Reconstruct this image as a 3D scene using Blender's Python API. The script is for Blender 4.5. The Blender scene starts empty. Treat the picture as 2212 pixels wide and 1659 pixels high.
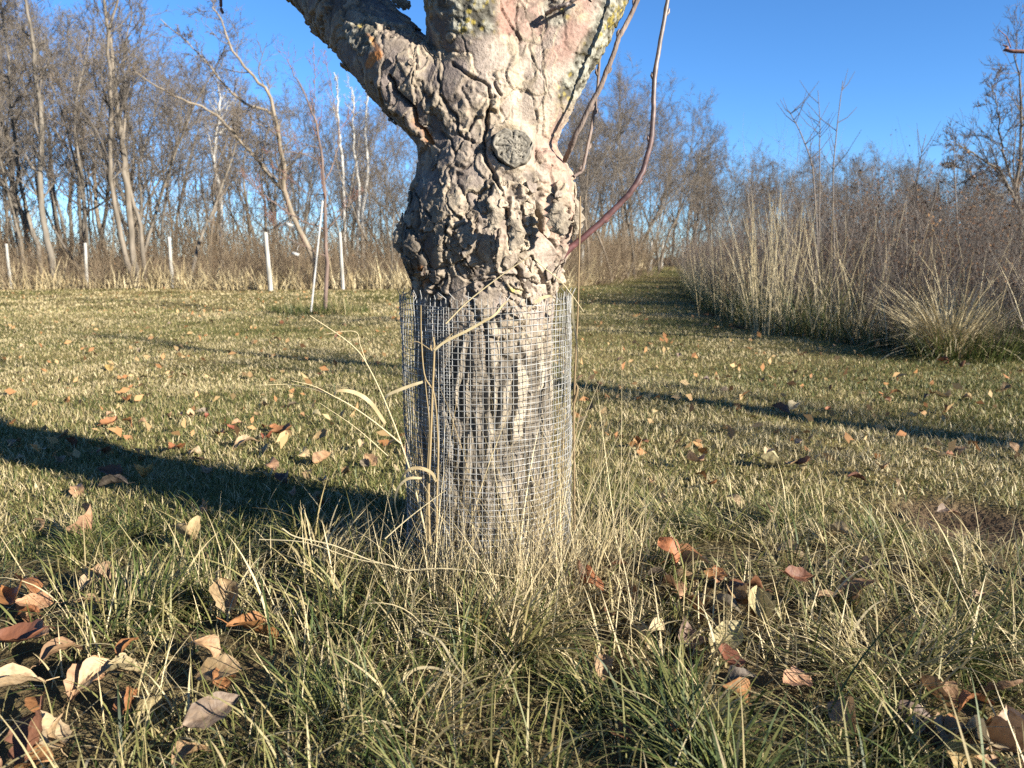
import bpy, math, random
import numpy as np
from mathutils import Vector

# ------------------------------------------------------------------ camera, world, sun, exposure
scene = bpy.context.scene
COL = scene.collection
F_PX, CAM_H = 773.0, 0.69
PITCH = math.atan(127.0 / 773.0)
cam_d = bpy.data.cameras.new('camera')
cam = bpy.data.objects.new('camera', cam_d); COL.objects.link(cam)
cam.location = (0, 0, CAM_H); cam.rotation_euler = (math.pi / 2 - PITCH, 0, 0)
cam_d.sensor_width = 36.0; cam_d.lens = 36.0 * F_PX / 1024.0
cam_d.clip_start = 0.02; cam_d.clip_end = 3000.0
cam_d.dof.use_dof = True; cam_d.dof.focus_distance = 1.58; cam_d.dof.aperture_fstop = 7.2
scene.camera = cam

SUN_EL = math.radians(20.5)
SUN_XY = np.array([0.82, -0.572]); SUN_XY /= np.linalg.norm(SUN_XY)
SUN_DIR = np.array([SUN_XY[0] * math.cos(SUN_EL), SUN_XY[1] * math.cos(SUN_EL), math.sin(SUN_EL)])
world = bpy.data.worlds.new('World'); scene.world = world; world.use_nodes = True
wn = world.node_tree; wn.nodes.clear()
sky = wn.nodes.new('ShaderNodeTexSky'); sky.sky_type = 'NISHITA'; sky.sun_disc = False
sky.sun_elevation = SUN_EL; sky.sun_rotation = math.atan2(SUN_XY[0], SUN_XY[1])
sky.air_density = 1.0; sky.dust_density = 0.0; sky.ozone_density = 6.5; sky.altitude = 2000
hsv = wn.nodes.new('ShaderNodeHueSaturation'); hsv.inputs['Saturation'].default_value = 1.06
bg = wn.nodes.new('ShaderNodeBackground'); bg.inputs['Strength'].default_value = 0.066
wo = wn.nodes.new('ShaderNodeOutputWorld')
wn.links.new(sky.outputs[0], hsv.inputs['Color']); wn.links.new(hsv.outputs[0], bg.inputs['Color'])
wn.links.new(bg.outputs[0], wo.inputs['Surface'])
sun_d = bpy.data.lights.new('sun', 'SUN'); sun_d.energy = 5.0; sun_d.angle = math.radians(0.5)
sun_d.color = (1.0, 0.94, 0.83)
sun = bpy.data.objects.new('sun', sun_d); COL.objects.link(sun)
sun.rotation_euler = Vector(SUN_DIR).to_track_quat('Z', 'Y').to_euler()
vs = scene.view_settings
vs.view_transform = 'Standard'; vs.look = 'None'; vs.exposure = 1.80; vs.gamma = 1.0
scene.cycles.use_denoising = False; scene.cycles.max_bounces = 6; scene.cycles.diffuse_bounces = 3; scene.cycles.transparent_max_bounces = 8

rng = np.random.default_rng(7)
ALBEDO = .73
PI = math.pi

# ------------------------------------------------------------------ helpers
def ray(vx, vy):
    k = 1024.0 / 2212.0
    x = (vx * k - 512) / F_PX; y = -(vy * k - 384) / F_PX
    c, s = math.cos(PITCH), math.sin(PITCH)
    return np.array([x, c + y * s, -s + y * c])
def V(vx, vy, D):                       # survey point: photo direction carried out to the plane y = D
    d = ray(vx, vy); return d * (D / d[1]) + np.array([0, 0, CAM_H])
def G(vx, vy):                          # survey point on the level ground
    d = ray(vx, vy); t = CAM_H / -d[2]; return np.array([d[0] * t, d[1] * t, 0.0])
def VP(l, D):
    if np.isscalar(D): D = [D] * len(l)
    return np.array([V(a, b, d) for (a, b), d in zip(l, D)])

def _hash(ix, iy, iz, seed):
    h = (ix * 374761393 + iy * 668265263 + iz * 2147483647 + seed * 974634533) & 0xffffffff
    h = ((h ^ (h >> 13)) * 1274126177) & 0xffffffff
    h = ((h ^ (h >> 16)) * 2246822519) & 0xffffffff
    return ((h ^ (h >> 15)) & 0xffffff) / float(0xffffff)
def vnoise(p, seed=0):                  # value noise, -1..1
    p = np.asarray(p, float); i = np.floor(p).astype(np.int64); f = p - i
    f = f * f * f * (f * (f * 6 - 15) + 10); r = 0
    for dx in (0, 1):
        for dy in (0, 1):
            for dz in (0, 1):
                w = (f[:, 0] if dx else 1 - f[:, 0]) * (f[:, 1] if dy else 1 - f[:, 1]) * (f[:, 2] if dz else 1 - f[:, 2])
                r = r + w * _hash(i[:, 0] + dx, i[:, 1] + dy, i[:, 2] + dz, seed)
    return r * 2 - 1
def fbm(p, seed=0, oct=4, gain=.5):
    a, s, r = 1.0, 0.0, 0
    for o in range(oct):
        r = r + a * vnoise(p * (2.03 ** o) + o * 17.3, seed + o); s += a; a *= gain
    return r / s
def worley(p, seed=0):                  # F1, F2, id
    i = np.floor(p).astype(np.int64); f1 = np.full(len(p), 9.0); f2 = f1.copy(); idd = np.zeros(len(p))
    for dx in (-1, 0, 1):
        for dy in (-1, 0, 1):
            for dz in (-1, 0, 1):
                c = i + np.array([dx, dy, dz])
                q = np.stack([_hash(c[:, 0], c[:, 1], c[:, 2], seed + k) for k in (0, 1, 2)], 1) + c
                d = np.linalg.norm(p - q, axis=1); h = _hash(c[:, 0], c[:, 1], c[:, 2], seed + 5)
                n = d < f1
                f2 = np.where(n, f1, np.minimum(f2, d)); idd = np.where(n, h, idd); f1 = np.where(n, d, f1)
    return f1, f2, idd
def sstep(a, b, x):
    t = np.clip((x - a) / (b - a), 0, 1); return t * t * (3 - 2 * t)
def lerp(a, b, t): return a + (b - a) * t

def gh(x, y):                           # ground height
    x = np.asarray(x, float); y = np.asarray(y, float); z0 = np.zeros_like(x)
    p = np.stack([x, y, z0], -1).reshape(-1, 3)
    h = .018 * vnoise(p * 1.3, 3) + .03 * vnoise(p * .35, 4)
    h = h.reshape(x.shape)
    r = np.hypot(x + .055, y - 1.66)
    far = sstep(14, 40, np.hypot(x, y))
    return h * (1 - far * .3) - .012 + .06 * np.exp(-(r / .6) ** 2) + far * .12

class Acc:
    """collects quads for one mesh"""
    def __init__(s): s.V = []; s.F = []; s.T = []; s.n = 0
    def add(s, V, F, tint=None):
        V = np.asarray(V, float).reshape(-1, 3); F = np.asarray(F, np.int64).reshape(-1, 4)
        s.V.append(V); s.F.append(F + s.n); s.n += len(V)
        t = np.full(len(V), .5) if tint is None else np.broadcast_to(np.asarray(tint, float).reshape(-1), (len(V),)) if np.size(tint) in (1, len(V)) else None
        s.T.append(t)
    def tube_batch(s, P, R, sides=4, tint=None):
        m, n, _ = P.shape
        T = np.gradient(P, axis=1); T /= np.linalg.norm(T, axis=2, keepdims=True) + 1e-12
        o = P[:, -1] - P[:, 0]; o /= np.linalg.norm(o, axis=1, keepdims=True) + 1e-9
        ref = np.where((np.abs(o[:, 2]) < .8)[:, None], [[0, 0, 1.]], [[.94, .33, 0]])
        U = np.cross(ref[:, None, :], T); U /= np.linalg.norm(U, axis=2, keepdims=True) + 1e-9
        W = np.cross(T, U)
        a = np.arange(sides) * 2 * PI / sides
        vv = P[:, :, None, :] + R[:, :, None, None] * (np.cos(a)[None, None, :, None] * U[:, :, None, :] + np.sin(a)[None, None, :, None] * W[:, :, None, :])
        k = np.arange(m)[:, None, None] * n * sides; i = np.arange(n - 1)[None, :, None] * sides
        j = np.arange(sides)[None, None, :]; j2 = (j + 1) % sides
        F = np.stack([k + i + j, k + i + j2, k + i + sides + j2, k + i + sides + j], -1)
        tt = None
        if tint is not None: tt = np.repeat(np.asarray(tint, float), n * sides)
        s.add(vv, F, tt)
    def tubes(s, lines, sides=4, tint=None):
        d = {}
        for k, (p, r) in enumerate(lines): d.setdefault(len(p), []).append(k)
        for n, ks in d.items():
            s.tube_batch(np.array([lines[k][0] for k in ks]), np.array([lines[k][1] for k in ks]), sides,
                         None if tint is None else np.asarray(tint)[ks])
    def mesh(s, name, mat=None, smooth=True):
        V = np.concatenate(s.V); F = np.concatenate(s.F); me = bpy.data.meshes.new(name)
        me.vertices.add(len(V)); me.vertices.foreach_set('co', V.astype(np.float32).ravel())
        me.loops.add(F.size); me.loops.foreach_set('vertex_index', F.astype(np.int32).ravel())
        me.polygons.add(len(F)); me.polygons.foreach_set('loop_start', np.arange(len(F), dtype=np.int32) * 4)
        try: me.polygons.foreach_set('loop_total', np.full(len(F), 4, np.int32))
        except Exception: pass
        a = me.attributes.new('tint', 'FLOAT', 'POINT'); a.data.foreach_set('value', np.concatenate(s.T).astype(np.float32))
        me.update(calc_edges=True)
        if smooth: me.polygons.foreach_set('use_smooth', np.ones(len(F), bool))
        if mat: me.materials.append(mat)
        return me
    def build(s, name, mat=None, parent=None, smooth=True):
        o = bpy.data.objects.new(name, s.mesh(name, mat, smooth)); COL.objects.link(o)
        if parent: o.parent = parent
        return o

def tag(o, label=None, cat=None, group=None, kind=None):
    if label: o['label'] = label
    if cat: o['category'] = cat
    if group: o['group'] = group
    if kind: o['kind'] = kind
    return o
def empty(name, loc=(0, 0, 0), rz=0.0):
    o = bpy.data.objects.new(name, None); o.empty_display_size = .1
    o.location = loc; o.rotation_euler = (0, 0, rz); COL.objects.link(o); return o
def copy_tree(o, parent=None):
    c = o.copy(); COL.objects.link(c); c.parent = parent
    for ch in [x for x in bpy.data.objects if x.parent == o]: copy_tree(ch, c)
    return c
def catmull(P, n):
    P = np.asarray(P, float); t = np.linspace(0, len(P) - 1, n); out = []
    Q = np.vstack([2 * P[0] - P[1], P, 2 * P[-1] - P[-2]])
    for x in t:
        i = min(int(x), len(P) - 2); f = x - i; a, b, c, d = Q[i], Q[i + 1], Q[i + 2], Q[i + 3]
        out.append(.5 * (2 * b + (c - a) * f + (2 * a - 5 * b + 4 * c - d) * f * f + (3 * b - a - 3 * c + d) * f ** 3))
    return np.array(out)

# ------------------------------------------------------------------ materials
def mat_new(name, rough=.8, spec=.2):
    m = bpy.data.materials.new(name); m.use_nodes = True; nt = m.node_tree
    b = nt.nodes['Principled BSDF']; b.inputs['Roughness'].default_value = rough
    b.inputs['Specular IOR Level'].default_value = spec
    return m, nt, b
def ramp(nt, stops):
    r = nt.nodes.new('ShaderNodeValToRGB'); e = r.color_ramp.elements
    while len(e) < len(stops): e.new(.5)
    for el, (p, c) in zip(e, stops): el.position = p; el.color = (*c, 1)
    return r
def noise_node(nt, scale, detail=4, coord='Object', rough=.55, vec=None):
    n = nt.nodes.new('ShaderNodeTexNoise'); n.inputs['Scale'].default_value = scale
    n.inputs['Detail'].default_value = detail; n.inputs['Roughness'].default_value = rough
    if vec is None:
        tc = nt.nodes.new('ShaderNodeTexCoord'); vec = tc.outputs[coord]
    nt.links.new(vec, n.inputs['Vector']); return n
def mixc(nt, a, b, fac, mode='MIX'):
    m = nt.nodes.new('ShaderNodeMix'); m.data_type = 'RGBA'; m.blend_type = mode
    for i, v in ((0, fac), (6, a), (7, b)):
        if hasattr(v, 'default_value') or hasattr(v, 'links'): nt.links.new(v, m.inputs[i])
        else: m.inputs[i].default_value = v if i == 0 else (*v, 1)
    return m.outputs[2]
def bump(nt, b, h, strength=.5, dist=.01):
    n = nt.nodes.new('ShaderNodeBump'); n.inputs['Strength'].default_value = strength; n.inputs['Distance'].default_value = dist
    nt.links.new(h, n.inputs['Height']); nt.links.new(n.outputs[0], b.inputs['Normal'])

def bark_mat(name, c1, c2, scale=9, spread=.5, stretch=4, var=True):
    m, nt, b = mat_new(name, .85, .15)
    tc = nt.nodes.new('ShaderNodeTexCoord'); mp = nt.nodes.new('ShaderNodeMapping'); mp.inputs['Scale'].default_value = (1, 1, 1 / stretch)
    nt.links.new(tc.outputs['Object'], mp.inputs['Vector'])
    n = noise_node(nt, scale, 5, vec=mp.outputs[0])
    r = ramp(nt, [(.3, c1), (.3 + spread, c2)]); nt.links.new(n.outputs['Fac'], r.inputs[0]); out = r.outputs[0]
    if var:
        oi = nt.nodes.new('ShaderNodeObjectInfo'); r2 = ramp(nt, [(0, (.66, .65, .65)), (.5, (1, 1, 1)), (1, (1.0, .92, .84))])
        nt.links.new(oi.outputs['Random'], r2.inputs[0]); out = mixc(nt, out, r2.outputs[0], 1.0, 'MULTIPLY')
    nt.links.new(out, b.inputs['Base Color']); bump(nt, b, n.outputs['Fac'], .6, .02); return m
def tint_mat(name, stops, rough=.7, spec=.15, transl=.0, nscale=0):
    m, nt, b = mat_new(name, rough, spec)
    a = nt.nodes.new('ShaderNodeAttribute'); a.attribute_name = 'tint'
    r = ramp(nt, stops); nt.links.new(a.outputs['Fac'], r.inputs[0]); nt.links.new(r.outputs[0], b.inputs['Base Color'])
    if transl > 0:
        tr = nt.nodes.new('ShaderNodeBsdfTranslucent'); nt.links.new(r.outputs[0], tr.inputs['Color'])
        mx = nt.nodes.new('ShaderNodeMixShader'); mx.inputs[0].default_value = transl
        nt.links.new(b.outputs[0], mx.inputs[1]); nt.links.new(tr.outputs[0], mx.inputs[2])
        nt.links.new(mx.outputs[0], nt.nodes['Material Output'].inputs['Surface'])
    return m
GRASS_STOPS = [(0, (.026, .042, .013)), (.3, (.078, .105, .025)), (.52, (.185, .180, .055)), (.76, (.40, .315, .15)), (1, (.60, .49, .28))]
M_grass = tint_mat('grass_blades', GRASS_STOPS, .55, .3, .22)
M_dry = tint_mat('dry_stalks', [(0, (.20, .13, .07)), (.4, (.38, .29, .15)), (1, (.66, .55, .33))], .6, .25, .12)
M_twig = bark_mat('grey_twig_bark', (.105, .088, .072), (.26, .225, .185), 6)
M_trunk_grey = bark_mat('grey_trunk_bark', (.105, .09, .07), (.29, .25, .20), 9)
M_birch = bark_mat('white_birch_bark', (.25, .23, .20), (.48, .455, .41), 5, .25, .5, False)
M_red_twig = bark_mat('red_brown_twig_bark', (.16, .075, .055), (.34, .19, .15), 12, .5, 4, False)
M_shrub = tint_mat('shrub_stems', [(0, (.058, .047, .040)), (.45, (.125, .103, .087)), (.8, (.25, .21, .175)), (1, (.40, .345, .27))], .8, .15)
M_brush = tint_mat('brush_stems', [(0, (.095, .065, .042)), (.5, (.21, .155, .10)), (1, (.40, .32, .21))], .85, .1)
M_rust = tint_mat('withered_leaf', [(0, (.055, .03, .02)), (.6, (.17, .085, .045)), (1, (.33, .19, .09))], .8, .1, .15)

# ------------------------------------------------------------------ ground
EDGE = np.array([(30, -4), (6.5, 3.2), (5, 4.0), (3.5, 5.0), (2.85, 5.75), (2.45, 6.6), (2.4, 8), (2.65, 10.5), (3.4, 15), (5.4, 24), (8.4, 38), (12, 52)])
def in_shrubs(x, y):                    # right hand thicket: x greater than the edge curve for this y
    ex = np.interp(y, EDGE[::1, 1], EDGE[::1, 0]); wob = .12 * np.sin(y * 3.1) + .08 * np.sin(y * 7.7 + 1)
    return (x > ex + wob)
FOREST = np.array([(-60, 15), (-20, 16.6), (-13, 17.4), (-6, 17.3), (-1, 17.2), (1.2, 17.6), (2.2, 20.5), (3.8, 27), (6.6, 38), (9.5, 52), (40, 60)])
def in_forest(x, y): return y > np.interp(x, FOREST[:, 0], FOREST[:, 1]) + .15 * np.sin(x * 2.3)
def ground():
    u = np.linspace(-1, 1, 361); gx = np.sign(u) * (np.abs(u) * 4.5 + 400 * np.abs(u) ** 7)
    v = np.linspace(0, 1, 321); gy = -3 + v * 14 + 700 * v ** 7
    gy = np.concatenate([[-300, -60, -15], gy]); X, Y = np.meshgrid(gx, gy, indexing='ij'); Z = gh(X, Y)
    # worn scratched spot right of the tree
    sp = G(2080, 1120); Z -= .035 * np.exp(-(((X - sp[0]) / .13) ** 2 + ((Y - sp[1]) / .16) ** 2))
    nx, ny = X.shape; i, j = np.meshgrid(np.arange(nx - 1), np.arange(ny - 1), indexing='ij'); k = i * ny + j
    a = Acc(); P = np.stack([X, Y, Z], -1)
    zone = np.where(in_shrubs(X, Y) | in_forest(X, Y), 0., 1.)
    bare = np.exp(-(((X - sp[0]) / .2) ** 2 + ((Y - sp[1]) / .22) ** 2)); zone = zone * (1 - np.clip(bare * 1.6, 0, 1))
    zone *= 1 - .75 * sstep(1.95, 1.6, Y) * sstep(2.2, 1.6, np.abs(X))
    a.add(P, np.stack([k, k + ny, k + ny + 1, k + 1], -1), zone.ravel())
    m, nt, b = mat_new('ground_soil_and_thatch', .95, .05)
    at = nt.nodes.new('ShaderNodeAttribute'); at.attribute_name = 'tint'
    n1 = noise_node(nt, 1.1, 6); n2 = noise_node(nt, 55, 4); n3 = noise_node(nt, .23, 3)
    r1 = ramp(nt, [(.35, (.13, .12, .045)), (.52, (.25, .21, .095)), (.7, (.36, .29, .14))]); nt.links.new(n1.outputs['Fac'], r1.inputs[0])
    r3 = ramp(nt, [(.35, (.75, .85, .6)), (.6, (1.1, 1.0, .9))]); nt.links.new(n3.outputs['Fac'], r3.inputs[0])
    r2 = ramp(nt, [(.3, (.35, .35, .35)), (.65, (1, 1, 1))]); nt.links.new(n2.outputs['Fac'], r2.inputs[0])
    g = mixc(nt, mixc(nt, r1.outputs[0], r3.outputs[0], 1., 'MULTIPLY'), r2.outputs[0], .8, 'MULTIPLY')
    n4 = noise_node(nt, 9, 6); r4 = ramp(nt, [(.35, (.055, .036, .022)), (.6, (.14, .095, .055)), (.75, (.24, .17, .10))]); nt.links.new(n4.outputs['Fac'], r4.inputs[0])
    c = mixc(nt, r4.outputs[0], g, at.outputs['Fac']); nt.links.new(c, b.inputs['Base Color']); bump(nt, b, n2.outputs['Fac'], .8, .03)
    tag(a.build('ground', m), kind='structure')
ground()

# ------------------------------------------------------------------ the old apple tree
TD = 1.66
KD = TD / 1.9                          # survey depths below were first taken for a trunk 1.9 m away
def closed_loft(rings):
    """rings: list of (k,3) loops, closed with end caps"""
    k = len(rings[0]); V_ = [tuple(p) for r in rings for p in r]; F = []
    for i in range(len(rings) - 1):
        for j in range(k):
            F.append((i * k + j, i * k + (j + 1) % k, (i + 1) * k + (j + 1) % k, (i + 1) * k + j))
    F.append(tuple(range(k))[::-1]); F.append(tuple(range((len(rings) - 1) * k, len(rings) * k)))
    return V_, F
def limb_loft(C, R, flat=None, k=28):
    C = np.asarray(C); T = np.gradient(C, axis=0); T /= np.linalg.norm(T, axis=1, keepdims=True)
    rings = []
    for i in range(len(C)):
        u = np.cross(T[i], [0, 1, 0.]); u /= np.linalg.norm(u); w = np.cross(u, T[i])
        a = np.arange(k) * 2 * PI / k; fl = 1 if flat is None else flat
        rings.append(C[i] + R[i] * (np.cos(a)[:, None] * u + fl * np.sin(a)[:, None] * w))
    return closed_loft(rings)

def apple_tree():
    V0f = globals()['V']
    V = lambda a_, b_, D: V0f(a_, b_, D * KD if D != TD else D)
    VP = lambda l, D: np.array([V(a_, b_, d) for (a_, b_), d in zip(l, [D] * len(l) if np.isscalar(D) else D)])
    root = empty('apple_tree', (-.055, TD, 0.))
    tag(root, 'old apple tree with flaking cream bark, its trunk wrapped in wire mesh', 'apple tree')
    inv = np.array([-.055, TD, 0.])
    parts = []
    # silhouette table: photo row, left, right
    T = [(1260, 880, 1215), (1190, 893, 1205), (1100, 900, 1197), (1000, 900, 1195), (900, 898, 1194), (800, 896, 1194), (720, 894, 1196), (660, 892, 1202),
         (640, 895, 1206), (615, 890, 1212), (590, 884, 1220), (565, 872, 1228), (545, 866, 1240), (520, 862, 1246), (490, 864, 1250), (460, 868, 1250),
         (430, 877, 1248), (405, 884, 1248), (385, 893, 1246), (365, 897, 1238), (345, 897, 1224), (325, 896, 1212), (300, 893, 1204), (280, 886, 1197), (250, 872, 1194),
         (220, 862, 1196), (190, 872, 1200), (150, 910, 1215), (110, 950, 1225), (60, 985, 1225), (10, 1000, 1220), (-40, 1010, 1215)]
    rings = []; k = 48; a = np.arange(k) * 2 * PI / k
    for vy, l, r in T:
        sl_ = 2 * float(sstep(370, 430, vy) * sstep(640, 590, vy)); l, r = l + sl_, r - sl_
        z = V(1056, vy, TD)[2]; xl, xr = V(l, vy, TD)[0], V(r, vy, TD)[0]; A = (xr - xl) / 2 * .95; Bq = A * (.93 if vy > 300 else .88)
        rings.append(np.stack([(xl + xr) / 2 + A * np.cos(a), TD + Bq * np.sin(a), np.full(k, z)], 1))
    parts.append(closed_loft(rings))
    s = .463 / F_PX * TD                              # metres per photo unit at the trunk
    n = 16
    def limb(pts, radii, flat=None):
        P = np.array([V(x, y, d) for x, y, d in pts]); parts.append(limb_loft(catmull(P, n), np.interp(np.linspace(0, 1, n), np.linspace(0, 1, len(radii)), radii) * s * 1.0, flat))
        return P
    limb([(1010, 330, 1.87), (945, 235, 1.87), (868, 152, 1.895), (796, 78, 1.98), (722, 0, 2.09), (650, -80, 2.18)], [66, 80, 82, 78, 76, 74])
    limb([(1070, 330, 1.89), (1055, 210, 1.88), (1032, 100, 1.86), (1015, 0, 1.83), (1000, -90, 1.80)], [80, 100, 95, 88, 86])
    limb([(1105, 330, 1.88), (1150, 215, 1.87), (1205, 110, 1.88), (1262, 0, 1.90), (1312, -90, 1.92)], [70, 84, 82, 78, 76])
    # burls and knobs
    def blob(vx, vy, D, r, sq=1.):
        c = V(vx, vy, D); la = np.linspace(-PI / 2, PI / 2, 9)[1:-1]; aa = np.arange(14) * 2 * PI / 14; r *= s * .74
        parts.append(closed_loft([np.stack([c[0] + r * math.cos(t) * np.cos(aa), c[1] + r * math.cos(t) * np.sin(aa), np.full(14, c[2] + r * sq * math.sin(t))], 1) for t in la]))
    for vx, vy, D, r, sq in [(925, 540, 1.81, 60, 1.2), (1195, 440, 1.81, 62, 1.1), (1175, 350, 1.79, 42, .9), (1100, 322, 1.785, 62, 1.15), (900, 150, 1.87, 52, .7)]:
        blob(vx, vy, D, r, sq)
    V0 = []; F0 = []
    for v, f in parts:
        o = len(V0); V0 += v; F0 += [tuple(i + o for i in q) for q in f]
    me = bpy.data.meshes.new('trunk_rough'); me.from_pydata(V0, [], F0)
    tmp = bpy.data.objects.new('trunk_rough', me); COL.objects.link(tmp)
    m = tmp.modifiers.new('r', 'REMESH'); m.mode = 'VOXEL'; m.voxel_size = .0044
    m = tmp.modifiers.new('s', 'SMOOTH'); m.factor = .5; m.iterations = 9
    m = tmp.modifiers.new('d', 'SUBSURF'); m.levels = 1; m.render_levels = 1; m.subdivision_type = 'SIMPLE'
    m = tmp.modifiers.new('s2', 'SMOOTH'); m.factor = .5; m.iterations = 3
    dg = bpy.context.evaluated_depsgraph_get(); me2 = bpy.data.meshes.new_from_object(tmp.evaluated_get(dg))
    bpy.data.objects.remove(tmp); bpy.data.meshes.remove(me)
    N = len(me2.vertices); P = np.zeros(N * 3, np.float32); me2.vertices.foreach_get('co', P); P = P.reshape(-1, 3).astype(float)
    NR = np.zeros(N * 3, np.float32); me2.vertex_normals.foreach_get('vector', NR); NR = NR.reshape(-1, 3).astype(float)
    # where each spot of bark sits in the survey photo (front side only)
    q = P - [0, 0, CAM_H]; c_, s_ = math.cos(PITCH), math.sin(PITCH)
    dep = q[:, 1] * c_ - q[:, 2] * s_; up = q[:, 1] * s_ + q[:, 2] * c_
    vx = (512 + F_PX * q[:, 0] / dep) * 2212 / 1024; vy = (384 - F_PX * up / dep) * 2212 / 1024
    front = sstep(0, .25, -NR[:, 1] + .1)
    z = P[:, 2]
    zg = V(1056, 655, 1.75)[2]
    low = 1 - sstep(zg - .13, zg + .02, z + .05 * vnoise(P * 9, 50) + .03 * vnoise(P * 24, 51))
    # ---- layers of exfoliating bark
    warp = np.stack([fbm(P * 7, 61 + i, 3) for i in range(3)], 1) * .055 + np.stack([fbm(P * 48, 75 + i, 2) for i in range(3)], 1) * .0065
    Q = P + warp; Q = P + warp; Q = Q * np.array([1, 1, .56])
    disp = np.zeros(N); crust = np.zeros(N); levels = np.zeros(N); lips = np.zeros(N); dark = np.zeros(N)
    fine = fbm(P * 110, 80, 3); mid = fbm(P * 38, 84, 3)
    rough_zone = sstep(.15, .7, sstep(700, 430, vy) * 0 + sstep(360, 450, vy) * .9 + .35 * vnoise(P * 5, 33) + .25)
    for kk, (sc, th, st) in enumerate([(6.0, .02, .0048), (9, .12, .0042), (12, .02, .0034), (14, .30, .0042), (8, -.15, .0034), (19, .36, .0030)]):
        nn = fbm(Q * sc, 100 + 9 * kk, 2, .38) + .03 * fine + .035 * mid
        mk = sstep(th, th + .022, nn); tilt = np.clip((nn - th) / .5, 0, 1)
        lip = np.exp(-((nn - th - .04) / .05) ** 2)
        amp = st * (.7 + .35 * rough_zone)
        disp += amp * mk * (1.15 - .75 * tilt) + amp * .18 * lip
        crust += mk * .28 + lip * .75 * (.5 + .5 * rough_zone); levels += mk
        crk = np.exp(-((nn - th + .014) / .016) ** 2); disp -= .0048 * crk * (.4 + .8 * rough_zone); lips = np.maximum(lips, lip * (.45 + .55 * sstep(-.5, .3, vnoise(P * 9, 600 + kk)))); dark = np.maximum(dark, crk * sstep(-.3, .4, vnoise(P * 8, 620 + kk)))
    for kk, (sc, th, st) in enumerate([(30, .30, .0012), (44, .32, .0010)]):
        nn = fbm(Q * np.array([1, 1, .8]) * sc, 170 + 9 * kk, 2); mk = sstep(th, th + .07, nn); pr = sstep(-.25, .25, fbm(P * 6, 177 + kk, 2)) * (.35 + .65 * rough_zone)
        disp += st * mk * pr; crust += .22 * mk * pr; disp -= .0012 * np.exp(-((nn - th + .03) / .04) ** 2) * pr; lips = np.maximum(lips, .6 * pr * np.exp(-((nn - th - .06) / .07) ** 2))
    disp += .004 * fbm(P * 9, 140, 2) + crust.clip(0, 2) * (.0011 * mid + .0011 * fine) + .0003 * fine
    # warts
    f1, f2, wid = worley(P * 26 + warp * 20, 150); wart = (wid > .80) * np.clip(1 - f1 / .30, 0, 1) ** .7 * (1 - low) * (1 - .8 * rough_zone.clip(0, 1))
    disp += .0032 * wart
    f1b, _, widb = worley(P * 60, 170); wart2 = (widb > .80) * np.clip(1 - f1b / .34, 0, 1) ** .8 * (1 - low)
    disp += .0022 * wart2
    # ---- furrowed bark of the foot, inside the wire
    ang = np.arctan2(P[:, 0] + .057, -(P[:, 1] - TD)); cyl = np.stack([np.sin(ang) * .17, np.cos(ang) * .17, z * .26], 1)
    f1c, f2c, pid = worley((cyl + warp * .35) * 26, 190); fur = sstep(0.02, .32, f2c - f1c)
    disp_low = .011 * fur - .005 + .006 * (pid - .5) * fur + .003 * mid + .0015 * fine
    disp = lerp(disp, disp_low, low)
    # ---- single cracks, rolls and pits seen on the front
    def pl(pts):                                     # distance to a polyline given in photo units
        pts = np.array(pts, float); best = np.full(N, 1e9)
        wx = vx + 5 * vnoise(P * 30, 210) + 3 * vnoise(P * 80, 211); wy = vy + 5 * vnoise(P * 30, 212)
        for (ax, ay), (bx, by) in zip(pts[:-1], pts[1:]):
            dx, dy = bx - ax, by - ay; t = np.clip(((wx - ax) * dx + (wy - ay) * dy) / (dx * dx + dy * dy), 0, 1)
            best = np.minimum(best, np.hypot(wx - ax - t * dx, wy - ay - t * dy))
        return best
    cz = lambda L: [(587.5 + x * .3906, y * .3906) for x, y in L]
    crackm = np.zeros(N); orange = np.zeros(N)
    def crack(L, w, dpt, side=0.0):
        nonlocal disp
        d = pl(cz(L)); w = w * (.75 + .55 * vnoise(P * 16, 700 + int(L[0][0]))) * (1 + .35 * mid); g = np.exp(-(d / w) ** 2) * front * sstep(-.85, -.2, vnoise(P * 20, 720 + int(L[0][1]))); disp = disp - dpt * g; crackm[:] = np.maximum(crackm, g)
        disp = disp + .22 * dpt * np.exp(-((d - w * 2.1) / (w * .9)) ** 2) * front * (1 + .8 * mid) * sstep(-.3, .4, vnoise(P * 12, 740))
        return g
    A = [(640, 430), (700, 500), (770, 580), (800, 660), (860, 730), (895, 800)]
    g = crack(A, 5.5, .020); orange = np.maximum(orange, g * sstep(220, 262, vy) * .9)
    d = pl(cz([(615, 460), (680, 560), (760, 655), (850, 745), (885, 790)])); disp += .012 * np.exp(-(d / 9) ** 2) * front
    crack([(1210, 590), (1180, 680), (1170, 780), (1180, 870), (1230, 960), (1265, 1060), (1280, 1140), (1300, 1240), (1310, 1330), (1340, 1420), (1370, 1520), (1375, 1640)], 4.2, .015)
    crack([(910, 340), (925, 430), (920, 530), (970, 600), (1030, 660), (1040, 740), (1110, 800)], 2.8, .008)
    crack([(1480, 1050), (1470, 1150), (1490, 1280), (1560, 1330), (1570, 1380)], 4.5, .013)
    crack([(1040, 1330), (1060, 1420), (1110, 1520)], 3.5, .009)
    crack([(1040, 200), (1080, 310)], 2.5, .006); crack([(1350, 20), (1350, 130), (1365, 240)], 3., .008)
    crack([(1420, 250), (1450, 330), (1490, 410)], 2.5, .006); crack([(1490, 200), (1500, 420), (1540, 560)], 2.5, .006)
    crack([(1000, 360), (1100, 420), (1200, 470), (1210, 590)], 3.2, .009); crack([(1230, 440), (1270, 520)], 2.8, .008)
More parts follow.
